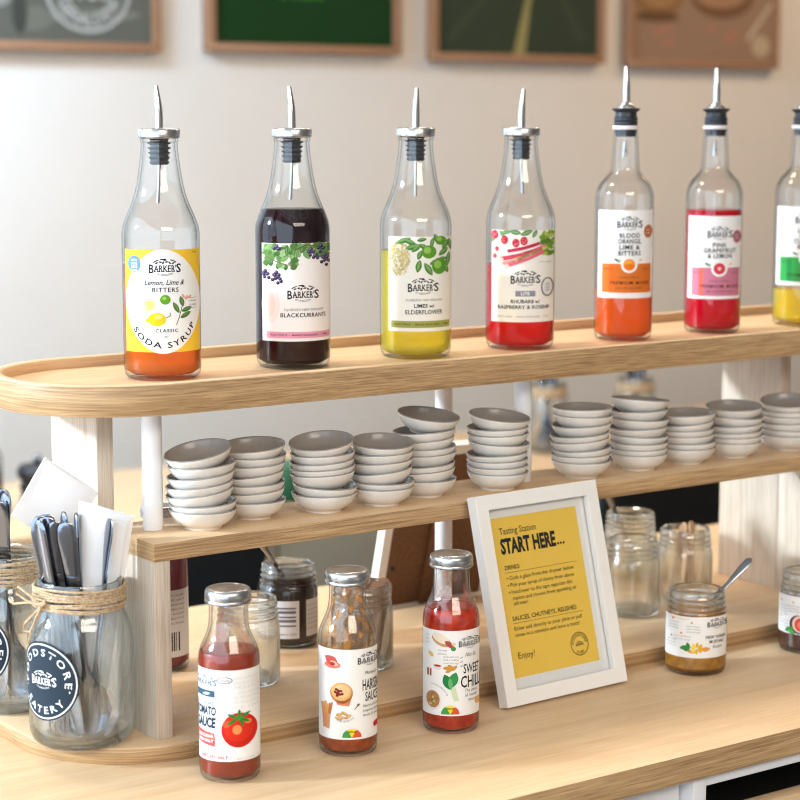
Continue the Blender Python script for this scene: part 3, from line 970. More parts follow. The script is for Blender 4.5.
# ------------------------------------------------------------------ grey bowls stacked on the middle shelf
BOWL = [(0.0, 0.0015), (0.0185, 0.0015), (0.0195, 0.0), (0.0208, 0.0), (0.0213, 0.0022)] + smooth_profile([(0.0222, 0.0030), (0.0272, 0.0056), (0.0325, 0.0105), (0.0360, 0.0162), (0.0375, 0.0200)], 3) + \
       [(0.0378, 0.0212), (0.0376, 0.0222), (0.0368, 0.0225), (0.0360, 0.0220)] + smooth_profile([(0.0353, 0.0200), (0.0322, 0.0136), (0.0272, 0.0088), (0.0220, 0.0068), (0.0150, 0.0063), (0.0, 0.0062)], 3)
BOWL = [(r * 0.962, z * 0.95) for r, z in BOWL]
bowl0 = finish(lathe(BOWL, 48), 'bowl', M['glaze'], None, angle=60)
bowl_mesh = bowl0.data
BV = [v.co.copy() for v in bowl_mesh.vertices]
BF = [tuple(p.vertices) for p in bowl_mesh.polygons]
bowl_mesh.materials.append(M['glaze_shaded'])
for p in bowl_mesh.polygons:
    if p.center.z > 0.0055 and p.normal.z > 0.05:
        p.material_index = 1  # bowl insides get the glaze with the shade painted in
bpy.data.objects.remove(bowl0)
FWD = Vector((math.sin(YAW), math.cos(YAW), 0)); RGT = Vector((math.cos(YAW), -math.sin(YAW), 0))
ORD = ['first', 'second', 'third', 'fourth', 'fifth', 'sixth', 'seventh', 'eighth', 'ninth', 'tenth', 'eleventh']
STK = [  # x on the shelf, tilts from the bottom bowl up: (right side up, towards the viewer)
    (1.0320, [(2, 0), (3, 1), (9, 2), (7, 1), (7, 2), (5, 2), (9, 9)]),
    (1.1045, [(2, 0), (4, 0), (1, 1), (6, 1), (2, 1), (0, 2), (3, 5)]),
    (1.1885, [(3, 0), (-4, 1), (4, 0), (4, 1), (5, 1), (3, 1), (4, 9)]),
    (1.2640, [(2, 0), (-1, 1), (6, 1), (3, 0), (2, 1), (-2, 6)]),
    (1.3345, [(3, 0), (5, 0), (4, 1), (3, 0), (2, 1), (5, 1), (4, 0), (-7, 5)]),
    (1.4300, [(2, 0), (1, 1), (2, 0), (4, 0), (-5, 1), (2, 0), (2, 1), (-6, 4)]),
    (1.5620, [(2, 0), (1, 0), (4, 1), (5, 0), (4, 1), (3, 1), (-1, 0), (0, 0)]),
    (1.6550, [(2, 0), (1, 0), (0, 1), (-3, 0), (3, 1), (-2, 0), (2, 0), (-4, -4)]),
    (1.7360, [(2, 0), (1, 0), (1, 1), (2, 0), (6, 1), (2, 1)]),
    (1.8180, [(3, 0), (1, 0), (2, 1), (2, 0), (-3, 1), (1, 4)]),
    (1.9170, [(2, 0), (-3, 0), (3, 1), (-2, 0), (1, 1), (2, 8)]),
]
# how far each stack sits lower than with the full wobble, and how far back it stands
SINK = [-0.0035, 0.0, -0.0035, 0.0, -0.004, -0.0125, -0.001, -0.0065, -0.0015, 0.0, -0.008]
BACK = [1.838, 1.8555, 1.842, 1.838, 1.852, 1.838, 1.842, 1.842, 1.842, 1.842, 1.842]
def settle(si, sx, tilts, wob):
    rnd = random.Random(40 + si)
    z, below, out = 0.2263, None, []
    n = len(tilts)
    for bi, (roll, pit) in enumerate(tilts):
        f = 0.0 if bi == 0 else (1.0 if bi == n - 1 else wob)
        R = Matrix.Rotation(R_(-roll * f), 4, FWD) @ Matrix.Rotation(R_(pit * f), 4, RGT) @ Matrix.Rotation(rnd.random() * 6, 4, 'Z')
        jx, jy = (rnd.uniform(-0.0014, 0.0014) * f, rnd.uniform(-0.001, 0.001) * f)
        if bi:
            z += 0.0052
        while True:                  # let it down until it rests on the bowl below
            m4 = Matrix.Translation((sx + jx, BACK[si] + jy, z)) @ R
            tree = BVHTree.FromPolygons([m4 @ c for c in BV], BF)
            if below is None or not tree.overlap(below):
                break
            z += 0.0004
        below = tree
        out.append(m4)
    return out
for si, (sx, tilts) in enumerate(STK):
    n = len(tilts)
    full = settle(si, sx, tilts, 1.0)
    goal = full[-1].translation.z + SINK[si]
    rows = full
    for wob in (0.93, 0.86, 0.79, 0.72, 0.65, 0.58, 0.5, 0.42, 0.34, 0.25):
        if rows[-1].translation.z <= goal + 0.001:
            break
        rows = settle(si, sx, tilts, wob)
    for bi, m4 in enumerate(rows):
        o = bpy.data.objects.new('bowl', bowl_mesh)
        C.objects.link(o)
        o.matrix_world = m4
        where = ('the leftmost bowl stack' if si == 0 else 'the %s bowl stack from the left' % ORD[si])
        pos = 'bottom bowl of' if bi == 0 else ('top bowl of' if bi == n - 1 else '%s bowl from the bottom in' % ORD[bi])
        tag(o, 'grey dipping bowl, %s %s' % (pos, where), 'bowl', 'grey bowls stacked on the middle shelf')

# ------------------------------------------------------------------ sauce bottles at the front
SAUCE_OUT = [(0.0, 0.002), (0.024, 0.0012), (0.0262, 0.0), (0.0285, 0.001), (0.0302, 0.004), (0.0309, 0.010), (0.031, 0.04), (0.031, 0.08), (0.031, 0.118)] + \
    smooth_profile([(0.0310, 0.122), (0.0300, 0.130), (0.0268, 0.1385), (0.0232, 0.1465), (0.0208, 0.154), (0.0198, 0.161), (0.0194, 0.172), (0.0193, 0.1805)]) + [(0.0205, 0.1812), (0.0205, 0.1830), (0.0192, 0.184)]
def sauce_bottle(name, x, y, mat, level, label, art, k, smear_mat, group=True, rz=None):
    t = thing(name, label, 'bottle', (x, y, 0.0183 if y > 1.8 else 0.0003), facing(x, y) if rz is None else rz, 'sauce bottles on the worktop' if group else None)
    finish(lathe(shell(SAUCE_OUT, 0.0026, 0.007), 56), 'glass_body', M['glass'], t, angle=60)
    finish(lathe(filling(SAUCE_OUT, 0.0010, 0.004, level, 0.0003), 56), 'sauce', mat, t, angle=50)
    if smear_mat:
        pr = [(r - 0.0030, z) for r, z in SAUCE_OUT if level + 0.001 < z < 0.178]
        finish(lathe([(radius_at(SAUCE_OUT[3:], level + 0.0008) - 0.003, level + 0.0008)] + pr, 48), 'sauce_residue', smear_mat, t, angle=60)
    lid = lathe([(0.0206, 0.1802), (0.0226, 0.1798), (0.0237, 0.1808), (0.0237, 0.1826), (0.0232, 0.1834), (0.0235, 0.1850), (0.0235, 0.1885), (0.0230, 0.1912), (0.0219, 0.1932), (0.0200, 0.1943), (0.0180, 0.1944), (0.0172, 0.1938), (0.0120, 0.1942), (0, 0.1944)], 56)
    finish(lid, 'lid', M['metal'], t)
    if art:
        art.build('label', M['ink'], t, k, 0.031)
    return t

RED = (206, 54, 44)
# tomato
k = 0.001068
A = Art(0.031 / k); Y = vert(782)
A.rect(-28.6, 28.6, Y(760), Y(672.5), (248, 247, 246), 0)
A.logo(-22.5, Y(687.5), 22, (86, 104, 126))
A.rect(-28.4, -13.5, Y(699), Y(692.6), (62, 92, 116), 2)
A.leaf(-21, Y(696), 7, 2.4, 10, (240, 240, 240), 3)
A.text('NEW ZEALAND', -28.5, -13.5, Y(707), 4.0, (84, 110, 132), 3, shear=0.1)
A.text('TOMATO', -28.5, -12.4, Y(716.2), 7.8, (34, 56, 78), 3, bold=0.04, shear=0.12)
A.text('SAUCE', -28.2, -12.8, Y(728), 9.0, (34, 56, 78), 3, bold=0.045, shear=0.1)
A.poly([(-28.4, Y(744)), (-14, Y(746.5)), (-13.5, Y(742)), (-14.2, Y(733.5)), (-28.4, Y(731))], (232, 92, 82), 2)
A.text('LESS SUGAR', -28, -15, Y(738), 2.8, (250, 236, 234), 3, bold=0.03); A.text('LESS SALT', -28, -15, Y(742.5), 2.6, (250, 236, 234), 3, bold=0.03)
A.text('50% LESS SALT -', -26, 1, Y(757.5), 3.0, RED, 3, bold=0.02, shear=0.15)
A.ell(9, Y(730), 16.8, 16.8, (206, 40, 28), 2, n=32); A.ell(8, Y(727.5), 14, 13.4, (220, 50, 32), 3, n=28)
A.ell(6.8, Y(729.5), 4.4, 4.6, (242, 148, 86), 4); A.ell(17, Y(722.5), 3.4, 2.2, (240, 130, 80), 4); A.ell(-2.5, Y(724), 4.0, 3.2, (232, 92, 56), 4, rot=35)
for r_, l_, dx, dy in ((25, 12, 5.5, -1.8), (155, 12, -5.5, -1.0), (-28, 11, 5.5, 3), (212, 13, -6, 4), (-65, 10, 2.4, 4.5), (90, 7, 0.5, -4)):
    A.leaf(8.5 + dx, Y(717.5 + dy), l_, 3.0, r_, (54, 132, 50), 5)
A.leaf(8.5, Y(718), 8, 5, 0, (70, 150, 60), 6)
A.ring(-4.2, Y(682), 7, 2.8, 0.7, (96, 104, 116), 2); A.text('Squeezy', -9.5, 1, Y(683), 2.2, (96, 104, 116), 3, shear=0.3)
for i, (s, h) in enumerate((('LOCALLY GROWN TOMATOES', 2.4), ('RIPENED IN THE SUN', 2.4), ('THICK & TASTY', 3.4), ('FAMILY FAVOURITE', 2.4))):
    A.text(s, 4 if i < 3 else 8, 27, Y(681.5 + i * 4.7), h, (226, 222, 218), 2)
for i, s in enumerate(('NO ADDED PRESERVATIVES', 'COLOURS OR FLAVOURS', 'SINCE 1969')):
    A.text(s, -9, 27, Y(700 + i * 4.6), 2.4, (228, 224, 220), 2)
A.text('A GREAT NATURAL TASTE', 3, 27, Y(758.6), 1.8, (206, 204, 204), 2)
sauce_bottle('sauce_bottle', 0.9814, 1.6990, SAUCE['tomato'], 0.131, 'leftmost sauce bottle on the worktop, red sauce, white label with a big tomato', A, k, smear('tomato_residue', (222, 150, 116), 46, 0.47, 0.66))

# harissa
k = 0.001113
A = Art(0.031 / k); Y = vert(755)
A.rect(-27.6, 27.6, Y(737.2), Y(651), (248, 245, 240), 0)
A.ell(-13.5, Y(667.5), 9.5, 4.2, (238, 228, 222), 1); A.ell(-14, Y(666), 7.4, 3.4, (226, 120, 100), 2); A.leaf(-15, Y(662), 14, 9, -32, (206, 82, 66), 3); A.leaf(-12.5, Y(664.5), 8, 4.5, -30, (240, 180, 160), 4); A.ell(-14, Y(665), 2.2, 1.8, (170, 50, 40), 5)
A.text('Great on grilled chicken', -20, -4, 0, 1.6, (130, 124, 120), 3, shear=0.3, arc=(-13.5, Y(685), 26, 'out', 90))
A.ell(-6, Y(692.5), 10.6, 10.2, (196, 126, 66), 1, n=28); A.ell(-6, Y(691), 9.4, 8.8, (236, 180, 112), 2, n=28); A.ell(-5.4, Y(690.4), 7.2, 6.6, (242, 202, 146), 3)
for i in range(9):
    A.ell(-9 + 2.4 * math.cos(i * 2.4) * math.sqrt(i / 3), Y(692 + 2.2 * math.sin(i * 2.4) * math.sqrt(i / 3)), 1.5, 1.3, (134, 44, 40), 4, n=8)
A.poly([(-13, Y(697)), (-10, Y(704)), (1, Y(705)), (3.5, Y(697))], (226, 140, 100), 1)
A.poly([(-23, Y(727)), (-24, Y(711)), (-16, Y(711)), (-17.3, Y(728))], (214, 150, 106), 2)
for i in range(6):
    A.stroke([(-23 + i * 1.3, Y(713)), (-24 + i * 1.9, Y(704 - (i % 3)))], 1.5, rnd.choice([(224, 160, 90), (190, 112, 66)]), 3)
for a_, b_, r_ in ((-8, 713, 20), (-3, 712, -30), (-6, 716, 0), (0, 715, 35), (-9, 717, -15)):
    A.ell(a_, Y(b_), 3.6, 1.5, (206, 156, 92), 2, rot=r_); A.ell(a_ + 0.4, Y(b_ - 0.5), 2.2, 0.7, (232, 194, 136), 3, rot=r_)
A.text('a tasty dipping sauce', -10, 7, 0, 1.8, (130, 124, 120), 3, shear=0.3, arc=(-5, Y(703), 17, 'in', -80))
A.stroke([(6, Y(708)), (9, Y(705))], 0.8, (110, 80, 50), 3); A.ell(9.5, Y(704), 1.6, 1.1, (150, 110, 70), 3, rot=30)
A.ell(3.5, Y(735.2), 9, 8.6, (70, 160, 84), 2, a0=120, a1=180, n=8); A.ell(3.5, Y(735.2), 9, 8.6, (250, 222, 60), 2, a0=60, a1=120, n=8); A.ell(3.5, Y(735.2), 9, 8.6, (226, 92, 58), 2, a0=0, a1=60, n=8)
A.text('MEDIUM', 0.2, 7, Y(730.6), 1.7, (80, 60, 20), 3, bold=0.02)
A.logo(20.6, Y(664.6), 23)
A.text('Moroccan', 15.5, 26, Y(676), 3.4, DARK, 3, shear=0.4)
A.text('HARISSA', 13.5, 27.3, Y(690.8), 10, (54, 46, 42), 3, bold=0.014)
A.text('SAUCE', 16, 26.8, Y(701.5), 8.6, (54, 46, 42), 3, bold=0.014)
for i, s in enumerate(('North african', 'inspired spicy', 'herb & spice')):
    A.text(s, 13.8, 27, Y(707 + i * 4.4), 2.6, (84, 76, 72), 3, shear=0.25)
A.leaf(26.2, Y(725.5), 7, 6, 50, (206, 38, 52), 2)
sauce_bottle('sauce_bottle', 1.1249, 1.6992, SAUCE['harissa'], 0.050, 'nearly empty sauce bottle with orange smears, label showing a pie', A, k, smear('harissa_residue', (232, 160, 76), 130, 0.50, 0.64))

# sweet chilli
k = 0.001154
A = Art(0.031 / k); Y = vert(733.5)
A.rect(-26.6, 26.6, Y(715), Y(633.5), (248, 245, 240), 0)
A.ell(-9, Y(643), 9.5, 5.2, (206, 160, 110), 1, rot=-25); A.ell(-9.5, Y(641), 8.5, 4.2, (244, 228, 206), 2, rot=-25); A.leaf(-2, Y(646), 9, 5, -35, (176, 84, 60), 3); A.ell(0, Y(648), 2.4, 1.8, (200, 60, 50), 4); A.ell(2.2, Y(650.5), 2.4, 2.2, (70, 150, 90), 4); A.ell(2.4, Y(646), 2.0, 1.6, (232, 210, 180), 4)
A.lines(-23, -20, Y(640), 3, 3.5, (150, 150, 160), 1.6)
A.lines(-12, -4, Y(653), 2, 3.4, (150, 144, 144), 1.8); A.lines(-7, 7, Y(659), 3, 3.0, (150, 144, 144), 1.8, seed=2)
A.ell(-18.5, Y(657), 3, 1.8, (230, 190, 110), 2, rot=-50); A.ell(-12.5, Y(667.5), 4.2, 1.4, (224, 214, 208), 2); A.ell(-12.5, Y(667.3), 3.4, 1.0, (206, 46, 40), 3)
A.ell(-12.5, Y(669.5), 3.6, 2.0, (236, 230, 226), 1)
for a_, b_, r_ in ((-4, 669, 10), (0, 668, -30), (-2, 671.5, 30), (3, 669, 40)):
    A.ell(a_, Y(b_), 3.4, 1.6, (214, 152, 70), 2, rot=r_)
A.rect(-22, -20.4, Y(678), Y(671), (160, 96, 60), 2); A.rect(-19.6, -18, Y(678), Y(671), (170, 100, 64), 2)
A.leaf(-3, Y(682.5), 16, 9, 112, (42, 128, 70), 2); A.leaf(2.2, Y(680.5), 16, 9, 72, (60, 150, 84), 3); A.leaf(-0.5, Y(684), 12, 4, 95, (110, 180, 110), 4)
A.poly([(-1.5, Y(687)), (3, Y(701)), (7.5, Y(700)), (4.2, Y(687))], (214, 228, 186), 3)
A.text('toss into noodles & stir fry', -18, 1, 0, 1.8, (140, 134, 130), 3, shear=0.2, arc=(-17, Y(702), 16, 'out', 60))
A.ell(-16.5, Y(701), 7.4, 9.5, (236, 232, 228), 1); A.ell(-16.5, Y(700), 6.2, 8.2, (190, 130, 84), 2)
for i in range(16):
    A.ell(-16.5 + 4.4 * math.cos(i * 2.4) * math.sqrt(i / 16), Y(700 + 6 * math.sin(i * 2.4) * math.sqrt(i / 16)), 1.3, 0.8, rnd.choice([(226, 190, 140), (120, 150, 80), (200, 96, 60), (160, 100, 60)]), 3, n=8, rot=i * 50)
A.ell(-0.5, Y(713.4), 8.6, 8.4, (70, 160, 84), 2, a0=120, a1=180, n=8); A.ell(-0.5, Y(713.4), 8.6, 8.4, (250, 222, 60), 2, a0=60, a1=120, n=8); A.ell(-0.5, Y(713.4), 8.6, 8.4, (226, 92, 58), 2, a0=0, a1=60, n=8)
A.text('MEDIUM', -3.8, 2.8, Y(708.8), 1.7, (80, 60, 20), 3, bold=0.02)
A.logo(17.6, Y(648.4), 21)
A.text('Not So', 13, 22.5, Y(658.6), 3.6, DARK, 3, shear=0.4)
A.text('SWEET', 11.5, 25.5, Y(674.5), 8.6, (50, 44, 42), 3, bold=0.012)
A.text('CHILLI', 9.0, 26.4, Y(688), 10.8, (50, 44, 42), 3, bold=0.014)
for i, s in enumerate(('The classic', 'all rounder', 'sauce')):
    A.text(s, 13 + (3 if i == 2 else 0), 24 - (1 if i == 2 else 0), Y(692.6 + i * 4.4), 3.0, (84, 76, 72), 3, shear=0.25)
for i in range(3):
    A.stroke([(8.5, Y(660 + i * 4)), (11, Y(658.5 + i * 4))], 0.7, (150, 144, 150), 3)
A.ell(25, Y(703), 3, 3.6, (232, 180, 110), 2)
sauce_bottle('sauce_bottle', 1.2599, 1.6998, SAUCE['chilli'], 0.136, 'bright red chilli sauce bottle standing left of the white framed sign', A, k, smear('chilli_residue', (214, 130, 110), 70, 0.50, 0.70))

# berry sauce bottle on the far side, its back label towards us
k = 0.00125
A = Art(0.031 / k)
A.rect(-24.5, 24.5, 14, 78, (240, 238, 238), 0)
for i in range(7):
    A.text(('INGREDIENTS: FRUIT SUGAR', 'VINEGAR SPICES SALT', 'NUTRITION INFORMATION', 'ENERGY PROTEIN FAT', 'CARBOHYDRATE SODIUM', 'SERVINGS PER BOTTLE', 'STORE IN A COOL PLACE')[i], -18, 20, 72 - i * 4.4, 2.0, (120, 116, 124), 2)
for i in range(14):
    A.rect(-14 + i * 2.2, -14 + i * 2.2 + (1.3 if i % 3 else 0.7), 20, 38, (70, 68, 78), 2)
sauce_bottle('sauce_bottle', 1.0890, 2.0400, SAUCE['berry'], 0.140, 'dark berry sauce bottle on the far edge of the stand base, barcode side showing', A, k, None)

# ------------------------------------------------------------------ jars
JAR_OUT = [(0.0, 0.003), (0.028, 0.0015), (0.031, 0.0), (0.034, 0.001), (0.0358, 0.004), (0.0366, 0.009), (0.0367, 0.03), (0.0367, 0.060)] + \
    smooth_profile([(0.0366, 0.064), (0.0358, 0.0685), (0.0343, 0.0715)]) + \
    [(0.0338, 0.0735), (0.0352, 0.0745), (0.0352, 0.0762), (0.0336, 0.0772), (0.0334, 0.0800), (0.0345, 0.0812), (0.0345, 0.0826), (0.0332, 0.0836), (0.0330, 0.0862), (0.0340, 0.0874), (0.0340, 0.0888), (0.0330, 0.0898), (0.0330, 0.0935), (0.0326, 0.0952), (0.0316, 0.0960), (0.0304, 0.0952)]
JAR_OUT = [(r, z * 1.04) for r, z in JAR_OUT]
def jar(name, label, x, y, z, fill=None, level=0.0, art=None, k=0.001, rz=None, group=None, glassm=None):
    t = thing(name, label, 'jar', (x, y, z), facing(x, y) if rz is None else rz, group)
    finish(lathe(shell(JAR_OUT, 0.0030, 0.006), 56), 'glass_body', glassm or M['jar_glass'], t, angle=60)
    if fill:
        finish(lathe(filling(JAR_OUT, 0.0010, 0.004, level, 0.0003), 48), 'filling', fill, t, angle=50)
    if art:
        art.build('label', M['ink'], t, k, 0.0367)
    return t
SG = 'open jars on the stand and worktop'
# mustard relish
k = 0.001276
A = Art(0.0367 / k); Y = vert(678)
A.rect(-28.3, 28.3, Y(660), Y(621), (248, 244, 238), 0)
A.text('WAYS TO ENJOY IT', -23, -6, Y(622.8) - 1.4, 1.5, (240, 170, 120), 3)
for a_, b_ in ((-21, 624), (-4, 626.5), (-13.5, 637), (-22.5, 641)):
    A.ell(a_, Y(b_), 1.1, 1.1, (240, 150, 80), 2, n=8)
A.lines(-25, -16, Y(628), 3, 2.7, (160, 150, 146), 1.4); A.lines(-9, 4, Y(630.5), 3, 2.7, (160, 150, 146), 1.4, seed=2); A.lines(-21, -5, Y(640.5), 2, 2.7, (160, 150, 146), 1.4, seed=3); A.lines(-26, -18, Y(645), 3, 2.7, (160, 150, 146), 1.4, seed=4)
for a_, b_, l_, r_ in ((-11, 650.5, 8, 20), (-7, 649, 8, 100), (-9, 652, 7, -20)):
    A.leaf(a_, Y(b_), l_, 4, r_, (66, 140, 74), 2)
for i in range(8):
    A.leaf(1 + 4 * math.cos(i * 0.8), Y(650.5 + 3.2 * math.sin(i * 0.8)), 5.5, 2.6, -i * 46, rnd.choice([(246, 204, 48), (250, 220, 90), (236, 176, 40)]), 3)
A.leaf(9, Y(651.5), 9, 4.4, 5, (230, 160, 90), 2); A.leaf(-4, Y(654), 8, 3.4, -10, (232, 168, 100), 2)
A.logo(19.3, Y(630), 18)
A.text('NEW YORKER', 9, 26.6, Y(641.5), 2.8, (66, 60, 58), 3, bold=0.018); A.text('MUSTARD', 12.5, 25, Y(646), 2.8, (66, 60, 58), 3, bold=0.018); A.text('Relish', 15.5, 23.5, Y(651), 3.0, (100, 92, 90), 3, shear=0.3)
jar('relish_jar', 'relish jar of mustard yellow with a spoon, right of the framed sign', 1.6399, 1.7172, 0.0003, SAUCE['mustard'], 0.0735, A, k, group=SG)
# fig relish
k = 0.00133
A = Art(0.0367 / k); Y = vert(656)
A.rect(-27.2, 27.2, Y(637), Y(601), (246, 243, 240), 0)
for a_, b_ in ((-24.5, 607), (-14, 607), (-25, 622)):
    A.ell(a_, Y(b_), 1.1, 1.1, (240, 190, 110), 2, n=8)
A.lines(-26, -19, Y(612), 4, 2.6, (150, 140, 150), 1.4); A.lines(-18.5, -8, Y(611), 3, 2.6, (150, 140, 150), 1.4, seed=2); A.lines(-26, -18, Y(626), 3, 2.6, (150, 140, 150), 1.4, seed=3)
A.ell(-9, Y(627.5), 8, 9, (92, 46, 74), 2); A.ell(-7.5, Y(627), 6.8, 8, (240, 214, 180), 3); A.ell(-7, Y(627.5), 5.4, 6.4, (220, 84, 78), 4); A.ell(-7, Y(627.5), 2.6, 3.4, (236, 130, 110), 5)
A.leaf(-17, Y(633), 9, 5, 30, (70, 140, 70), 4); A.leaf(-15, Y(635), 8, 4, -15, (90, 160, 84), 5)
A.logo(14, Y(611), 18); A.text('FIG', 9, 19, Y(624), 4, (66, 60, 58), 3, bold=0.018); A.text('Relish', 9.5, 19.5, Y(631), 3, (66, 60, 58), 3, shear=0.3)
jar('relish_jar', 'dark brown relish jar at the right edge with a halved fig on its label', 1.8216, 1.7067, 0.0003, SAUCE['fig'], 0.064, A, k, group=SG)
# dark chutney jar on the far side
k = 0.0013
A = Art(0.0367 / k)
A.rect(-27.5, 10, 10, 46, (240, 238, 240), 0); A.rect(16.5, 27.6, 11, 46, (232, 228, 226), 0)
for yy in (25, 34):
    for i in range(9):
        pass
for i in range(5):
    A.rect(-10, 7, 21.5 + i * 4.2, 21.5 + i * 4.2 + (2.6 if i % 2 else 1.6), (120, 116, 128), 2)
A.text('BEST BEFORE 01 2024', -19, 7, 13, 2.2, (110, 106, 112), 2)
for i in range(6):
    A.text('ingredients and storage', 17.5, 26.5, 40 - i * 4.4, 1.8, (150, 144, 142), 2)
jar('chutney_jar', 'dark chutney jar with a barcode label on the far edge of the stand base', 1.2690, 2.049, 0.0183, SAUCE['dark'], 0.086, A, k, group=SG)
jar('glass_jar', 'empty clear jar behind the tomato sauce bottle', 1.1373, 1.9244, 0.0183, group=SG)
jar('glass_jar', 'clear jar of wooden tasting sticks behind the smeared sauce bottle', 1.2822, 1.9057, 0.0183, group=SG)
jar('glass_jar', 'empty clear jar just right of the framed sign', 1.7131, 1.9153, 0.0183, group=SG)
jar('glass_jar', 'clear jar of wooden sticks between the sign and the right upright', 1.8146, 1.9244, 0.0183, group=SG)
k = 0.0014
A = Art(0.0367 / k)
A.rect(-14, 8, 14, 24, (236, 236, 232), 0)
jar('relish_jar', 'yellowish relish jar with a spoon behind the empty jar right of the sign', 1.8290, 2.0500, 0.0183, SAUCE['yellowish'], 0.014, A, k, group=SG)

# spoons, sticks ------------------------------------------------------------------
def strip_section(w, th, x, y0, n=10):
    """flat oval ring of width w, thickness th at height x (ring in local x-y, length along z)"""
    return [(w / 2 * math.cos(2 * PI * i / n), y0 + th / 2 * math.sin(2 * PI * i / n), x) for i in range(n)]
def cutlery_mesh(kind):
    """length along +z, the eating end at z = 0"""
    bm = bmesh.new()
    if kind == 'teaspoon':
        secs = [(0.000, 0.003, 0.0012, 0), (0.004, 0.014, 0.0014, 0.002), (0.014, 0.021, 0.0016, 0.004), (0.026, 0.018, 0.0016, 0.002), (0.034, 0.007, 0.0022, 0), (0.045, 0.0045, 0.0026, 0), (0.09, 0.006, 0.0022, 0.001), (0.120, 0.0095, 0.002, 0.0), (0.128, 0.0085, 0.002, 0), (0.132, 0.003, 0.0016, 0)]
    elif kind == 'knife':
        secs = [(0.000, 0.004, 0.0010, 0), (0.006, 0.014, 0.0012, 0), (0.03, 0.019, 0.0014, 0), (0.09, 0.018, 0.0018, 0), (0.105, 0.011, 0.004, 0), (0.125, 0.010, 0.0055, 0), (0.17, 0.013, 0.006, 0), (0.215, 0.017, 0.0062, 0), (0.224, 0.0158, 0.0058, 0), (0.2285, 0.0125, 0.005, 0), (0.2308, 0.009, 0.004, 0), (0.2316, 0.005, 0.003, 0)]
    elif kind == 'fork':
        secs = [(0.045, 0.010, 0.0016, 0.003), (0.052, 0.021, 0.0018, 0.003), (0.068, 0.020, 0.002, 0.001), (0.080, 0.009, 0.003, 0), (0.095, 0.0065, 0.0034, 0), (0.15, 0.010, 0.003, 0.001), (0.195, 0.018, 0.0028, 0), (0.212, 0.021, 0.0026, 0), (0.220, 0.0192, 0.0024, 0), (0.225, 0.0155, 0.0022, 0), (0.2274, 0.0115, 0.002, 0), (0.2285, 0.006, 0.0016, 0)]
        for i in range(4):
            x = -0.0078 + i * 0.0052
            tube(bm, [(x, 0.003, 0.050), (x, 0.0042, 0.025), (x * 0.96, 0.002, 0.004), (x * 0.96, 0.001, 0.0)], [0.0014, 0.0013, 0.001, 0.0004], 8)
    else:   # dessert spoon
        secs = [(0.000, 0.004, 0.0014, 0), (0.006, 0.024, 0.0016, 0.003), (0.024, 0.040, 0.0018, 0.007), (0.046, 0.034, 0.0018, 0.004), (0.060, 0.013, 0.003, 0), (0.075, 0.007, 0.0036, 0), (0.14, 0.010, 0.003, 0.001), (0.19, 0.018, 0.0028, 0), (0.208, 0.021, 0.0026, 0), (0.218, 0.0188, 0.0024, 0), (0.2228, 0.0155, 0.0022, 0), (0.2252, 0.0115, 0.002, 0), (0.2264, 0.006, 0.0016, 0)]
    zs = smooth_sections(secs)
    loft(bm, [strip_section(w, th, z, y) for z, w, th, y in zs])
    return bm
def smooth_sections(secs, n=3):
    out = []
    for a, b in zip(secs, secs[1:]):
        for i in range(n):
            t = i / n
            t2 = t
            out.append(tuple(a[d] + (b[d] - a[d]) * t2 for d in range(4)))
    out.append(secs[-1])
    return out
def stick_mesh(l=0.098, w=0.0165):
    bm = bmesh.new()
    zs = [(0, w * 0.35), (0.003, w * 0.72), (0.008, w * 0.95), (0.018, w), (0.034, w * 0.7), (l - 0.02, w * 0.62), (l - 0.008, w * 0.60), (l - 0.003, w * 0.45), (l, w * 0.2)]
    loft(bm, [[(-ww / 2, -0.0009, z), (ww / 2, -0.0009, z), (ww / 2, 0.0009, z), (-ww / 2, 0.0009, z)] for z, ww in zs])
    return bm
def paddle_mesh(l=0.098):
    bm = bmesh.new()
    zs = [(0, 0.006), (0.003, 0.011), (0.01, 0.0125), (0.045, 0.0125), (0.062, 0.017), (0.078, 0.021), (0.088, 0.0195), (0.094, 0.0145), (0.0975, 0.006)]
    loft(bm, [[(-w / 2, -0.0009, z), (w / 2, -0.0009, z), (w / 2, 0.0009, z), (-w / 2, 0.0009, z)] for z, w in zs])
    return bm
MESHES = {}
def piece(kind):
    if kind not in MESHES:
        bm = stick_mesh() if kind == 'stick' else (paddle_mesh() if kind == 'paddle' else cutlery_mesh(kind))
        o = finish(bm, kind, M['birch'] if kind == 'stick' else (M['brown_stick'] if kind == 'paddle' else M['steel']), None, angle=50)
        MESHES[kind] = o.data
        bpy.data.objects.remove(o)
    return MESHES[kind]
def put(kind, name, label, cat, lo, hi, spin=0.0, group=None, flip=False):
    """stand a long piece from lo (its foot) towards hi (its upper end)"""
    o = bpy.data.objects.new(name, piece(kind))
    C.objects.link(o)
    lo, hi = Vector(lo), Vector(hi)
    d = (hi - lo).normalized()
    f = (CAM - hi)
    f = (f - d * f.dot(d)).normalized()      # flat face towards the viewer's side
    s = d.cross(f).normalized()
    Rm = Matrix((-s, -f, d)).transposed().to_4x4()
    if flip:
        lo = hi
        Rm = Rm @ Matrix.Rotation(PI, 4, 'X')
    o.matrix_world = Matrix.Translation(lo) @ Rm @ Matrix.Rotation(spin, 4, 'Z')
    return tag(o, label, cat, group)

